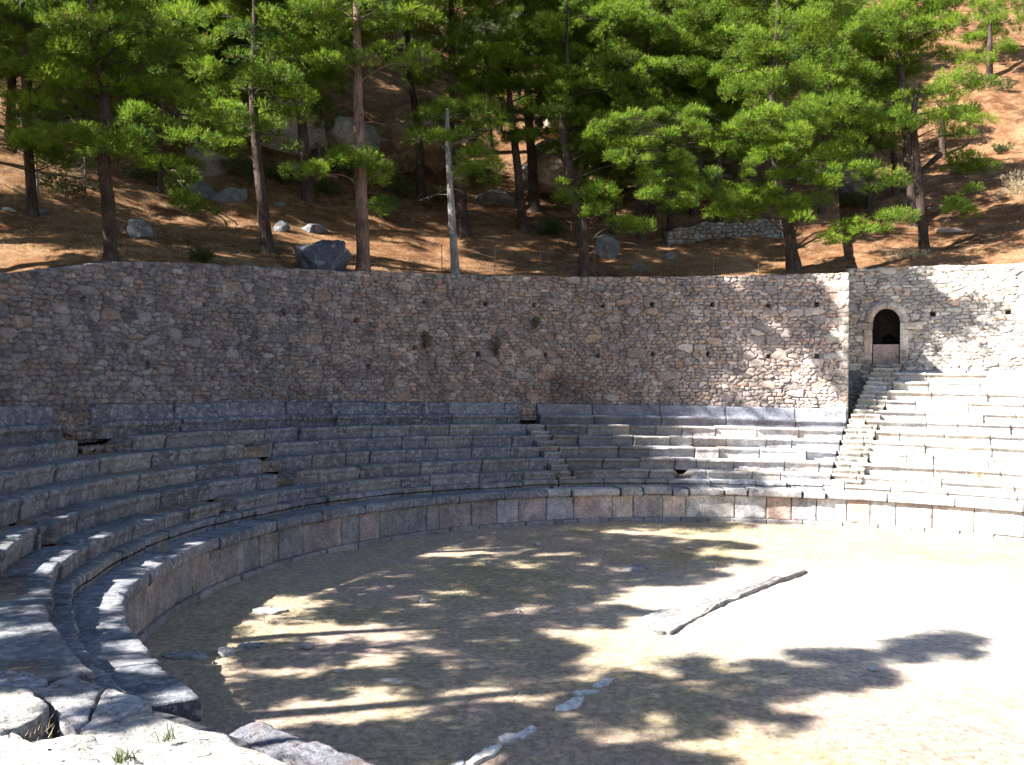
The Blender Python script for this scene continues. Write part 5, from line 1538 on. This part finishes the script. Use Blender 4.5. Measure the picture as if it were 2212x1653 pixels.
# ------------------------------------------------------------------ foreground seat stones, bottom left
def fg(name, label, pts, h, zb, seed, colr, mat=M_NEAR, jag=.014, rough=.03, tilt=0.):
    z1 = EYE-h
    o = np.array([on_plane(u, v, z1)[:2] for u, v in pts])
    return slab_stone(name, label, 'seat stone', o, zb, z1, seed, mat, colr, n=26, jag=jag, rough=rough, fine=.035, tiltz=tilt)
fg('seat_stone', 'shaded blue-grey seat stone at the left edge of the near row', [(-160, 1392), (-60, 1418), (0, 1434), (20, 1435), (60, 1452), (107, 1473), (96, 1481), (56, 1488), (0, 1480), (-160, 1462)], 3.76, 1.3, 71, (.30, .30, .34))
fg('seat_stone', 'cracked lichen-covered seat stone in the middle of the near row', [(98, 1482), (109, 1474), (130, 1465), (156, 1459), (199, 1472), (228, 1485), (212, 1502), (196, 1535), (190, 1560), (168, 1574), (130, 1566), (118, 1520), (60, 1490)], 3.77, 1.3, 72, (.34, .33, .35))
fg('seat_stone', 'grey seat stone with a crack above the sunlit slab', [(231, 1486), (247, 1487), (290, 1503), (327, 1518), (329, 1523), (312, 1535), (250, 1556), (185, 1577), (172, 1574), (194, 1560), (200, 1536), (216, 1502)], 3.76, 1.3, 73, (.36, .355, .37))
fg('seat_stone', 'largest white sunlit slab across the near bottom left', [(315, 1535), (340, 1545), (365, 1555), (432, 1578), (491, 1588), (515, 1608), (564, 1621), (631, 1653), (700, 1700), (330, 1740), (268, 1616), (214, 1592), (174, 1579), (250, 1557)], 3.75, 1.2, 74, (.36, .345, .33))
fg('seat_stone', 'white pitted block at the left edge with a shaded end face', [(-160, 1466), (0, 1482), (50, 1486), (96, 1505), (106, 1518), (110, 1533), (78, 1556), (33, 1571), (0, 1581), (-160, 1590)], 3.66, 1.3, 75, (.36, .345, .33), jag=.035)
fg('seat_stone', 'broken white stone with dark pits in the near corner', [(-160, 1598), (0, 1583), (27, 1579), (37, 1605), (66, 1600), (96, 1591), (160, 1585), (211, 1593), (218, 1611), (262, 1618), (325, 1660), (330, 1780), (-160, 1780)], 3.68, 1.2, 76, (.36, .34, .325), jag=.04, rough=.05)
fg('wall_stone', 'dark lichen-covered stone on the floor edge at the bottom', [(493, 1586), (520, 1574), (554, 1562), (574, 1565), (640, 1586), (744, 1620), (800, 1640), (816, 1655), (820, 1690), (660, 1700), (620, 1650), (560, 1618), (512, 1603)], 4.75, -.1, 77, (.17, .17, .20), rough=.07)
fg('wall_stone', 'narrow worn stone strip along the sunlit slab edge', [(318, 1530), (370, 1542), (440, 1562), (492, 1583), (540, 1605), (520, 1615), (430, 1590), (350, 1560)], 4.2, 0, 78, (.22, .21, .21))
# soil between the near stones
def soil():
    pts = [on_plane(u, v, EYE-3.95)[:2] for u, v in [(-220, 1450), (150, 1490), (280, 1545), (420, 1600), (660, 1720), (-220, 1760)]]
    o = slab_stone('soil', 'brown soil between the near seat stones', 'soil', np.array(pts), 1.0, EYE-3.97, 79, M_HILL, (1.3, 1.5, 1.6), n=20, jag=.05, rough=.06)
    o['kind'] = 'structure'; del o['category']
soil()

# ------------------------------------------------------------------ dry grass
def blades(P, g, h, w, lean=.5):
    n = len(P)
    a = g.uniform(0, 2*PI, n); hh = h*g.uniform(.5, 1.3, n); l = g.uniform(0, lean, n)*hh; b = g.uniform(0, 2*PI, n)
    s = np.stack([np.cos(a), np.sin(a), 0*a], -1)*(w*g.uniform(.6, 1.4, n))[:, None]*.5
    tip = P+np.stack([np.cos(b)*l, np.sin(b)*l, hh], -1)
    V = np.stack([P-s, P+s, tip], 1).reshape(-1, 3)
    return V, np.arange(3*n).reshape(-1, 3)
def grass_floor():
    g = np.random.default_rng(31)
    n = 150000
    r = 16*np.sqrt(g.uniform(0, 1, n)); ph = g.uniform(-PI, PI, n)
    x, y = ring_xy(r, ph)
    # thicker at the rim and in patches, thin on the gravel
    d = fbm(x*.25, y*.25, s=55, o=3)+.35*fbm(x*1.2, y*1.2, s=56, o=3)+.9*sstep(12.5, 15.5, r)-.2+.5*sstep(16, 10, y)
    gx, gy = on_plane(1030, 1360, 0)[:2]
    d = d-.9*np.exp(-((x-gx)/3.2)**2-((y-gy)/2.2)**2)
    k = g.uniform(-.5, .7, n) < d
    x, y = x[k], y[k]
    P = np.stack([x, y, floor_z(x, y)-.005], -1)
    V, f = blades(P, g, .075, .016, 1.2)
    green = np.clip(.5-1.2*fbm(x*.3, y*.3, s=58, o=3), 0, 1)
    t = np.repeat(np.stack([g.uniform(.2, 1, len(x)), 0*x, 0*x], -1), 3, 0)
    o = build('dry_grass', V, f, M_STRAW, col=t, smooth=False)
    struct(o, 'short dry straw-coloured grass over the orchestra floor', 'stuff', 'grass')
grass_floor()
def litter():
    g = np.random.default_rng(33); n = 70000
    u = g.uniform(-30, 2240, n); y = 31+27*g.uniform(0, 1, n)**1.3
    x = (u-1106)/F*y
    r, ph = polar(x, y)
    k = r > np.where(ph < PH_E, R_WT+.65, R_N+.85)
    k &= g.uniform(-.6, .6, n) < fbm(x*.5, y*.5, s=91, o=3)+.1
    x, y = x[k], y[k]; P = np.stack([x, y, hill_z(x, y)+.01], -1)
    V, f = blades(P, g, .11, .02, 2.2)
    t = np.repeat(np.stack([g.uniform(0, 1, len(x)), (g.uniform(0, 1, len(x)) < .75)*.8, 0*x], -1), 3, 0)
    struct(build('pine_litter', V, f, M_STRAW, col=t, smooth=False), 'fallen brown pine needles and dry grass on the slope', 'stuff', 'litter')
litter()
def tuft(label, pos, seed, n=40, h=.3, mat=M_STRAW, w=.012, rad=.1):
    g = np.random.default_rng(seed); pos = np.asarray(pos, float)
    P = pos+np.c_[g.normal(0, rad, (n, 2)), np.zeros(n)]
    V, f = blades(P, g, h, w, 1.1)
    t = np.repeat(np.stack([g.uniform(.2, 1, n), np.zeros(n), np.zeros(n)], -1), 3, 0)
    build('leaves', V, f, mat, thing('grass_tuft', label, 'grass tuft', tuple(pos)), col=t, smooth=False)
tuft('straw tuft in the soil gap of the near corner', on_plane(55, 1585, EYE-3.8), 1, 200, .10, rad=.15)
tuft('green sprig in the soil gap of the near corner', on_plane(33, 1575, EYE-3.8), 2, 30, .1, M_BUSH, .02, .05)
tuft('yellow-green sprig growing on the largest white slab', on_plane(362, 1600, EYE-3.72), 3, 26, .16, M_BUSH, .012, .04)
tuft('small green sprig near the bottom edge on the white stones', on_plane(268, 1645, EYE-3.5), 4, 40, .1, M_BUSH, .015, .05)
tuft('dry tuft on the coping ledge at the left', on_plane(352, 1192, Z_LIP), 5, 40, .3, M_STRAW, .012, .06)
tuft('green sprig on the coping near the narrow stair', on_plane(1192, 1055, Z_LIP), 6, 30, .22, M_BUSH, .02, .06)
tuft('dry bush tuft on the pale seat rows at the right', on_plane(2112, 1030, ZS(2)-.3), 7, 160, .3, M_STRAW, .014, .22)

# ------------------------------------------------------------------ light, sky, camera
SUN_DIR = SUN_H
world = bpy.data.worlds.new('World'); scene.world = world; world.use_nodes = True
wn = world.node_tree
sky = wn.nodes.new('ShaderNodeTexSky'); sky.sky_type = 'NISHITA'; sky.sun_disc = False
sky.sun_elevation = SUN_EL; sky.sun_rotation = math.atan2(SUN_DIR[0], SUN_DIR[1]) % (2*PI)
sky.altitude = 600; sky.air_density = 1.; sky.dust_density = .6; sky.ozone_density = 1.
wn.links.new(sky.outputs[0], wn.nodes['Background'].inputs['Color'])
wn.nodes['Background'].inputs['Strength'].default_value = .05
sd = bpy.data.lights.new('sun', 'SUN'); sd.energy = 5.0; sd.angle = math.radians(.53); sd.color = (1., .95, .86)
so = bpy.data.objects.new('sun', sd); COL.objects.link(so)
d = Vector((-SUN_DIR[0]*math.cos(SUN_EL), -SUN_DIR[1]*math.cos(SUN_EL), -math.sin(SUN_EL)))
so.rotation_euler = d.to_track_quat('-Z', 'Y').to_euler(); so.location = (-40, -10, 40)

cd = bpy.data.cameras.new('camera'); cam = bpy.data.objects.new('camera', cd); COL.objects.link(cam)
cd.sensor_fit = 'HORIZONTAL'; cd.sensor_width = 36; cd.lens = 36*F/2212; cd.clip_end = 600; cd.clip_start = .05
right = Vector((cr, -sp*sr, cp*sr)); up = Vector((-sr, -sp*cr, cp*cr)); fwd = Vector((0, cp, sp))
mtx = Matrix((( right.x, up.x, -fwd.x, 0), (right.y, up.y, -fwd.y, 0), (right.z, up.z, -fwd.z, EYE), (0, 0, 0, 1)))
cam.matrix_world = mtx
scene.camera = cam
scene.view_settings.view_transform = 'Standard'; scene.view_settings.look = 'None'
scene.view_settings.exposure = 2.35; scene.view_settings.gamma = 1
scene.cycles.max_bounces = 6; scene.cycles.diffuse_bounces = 3; scene.cycles.transparent_max_bounces = 4
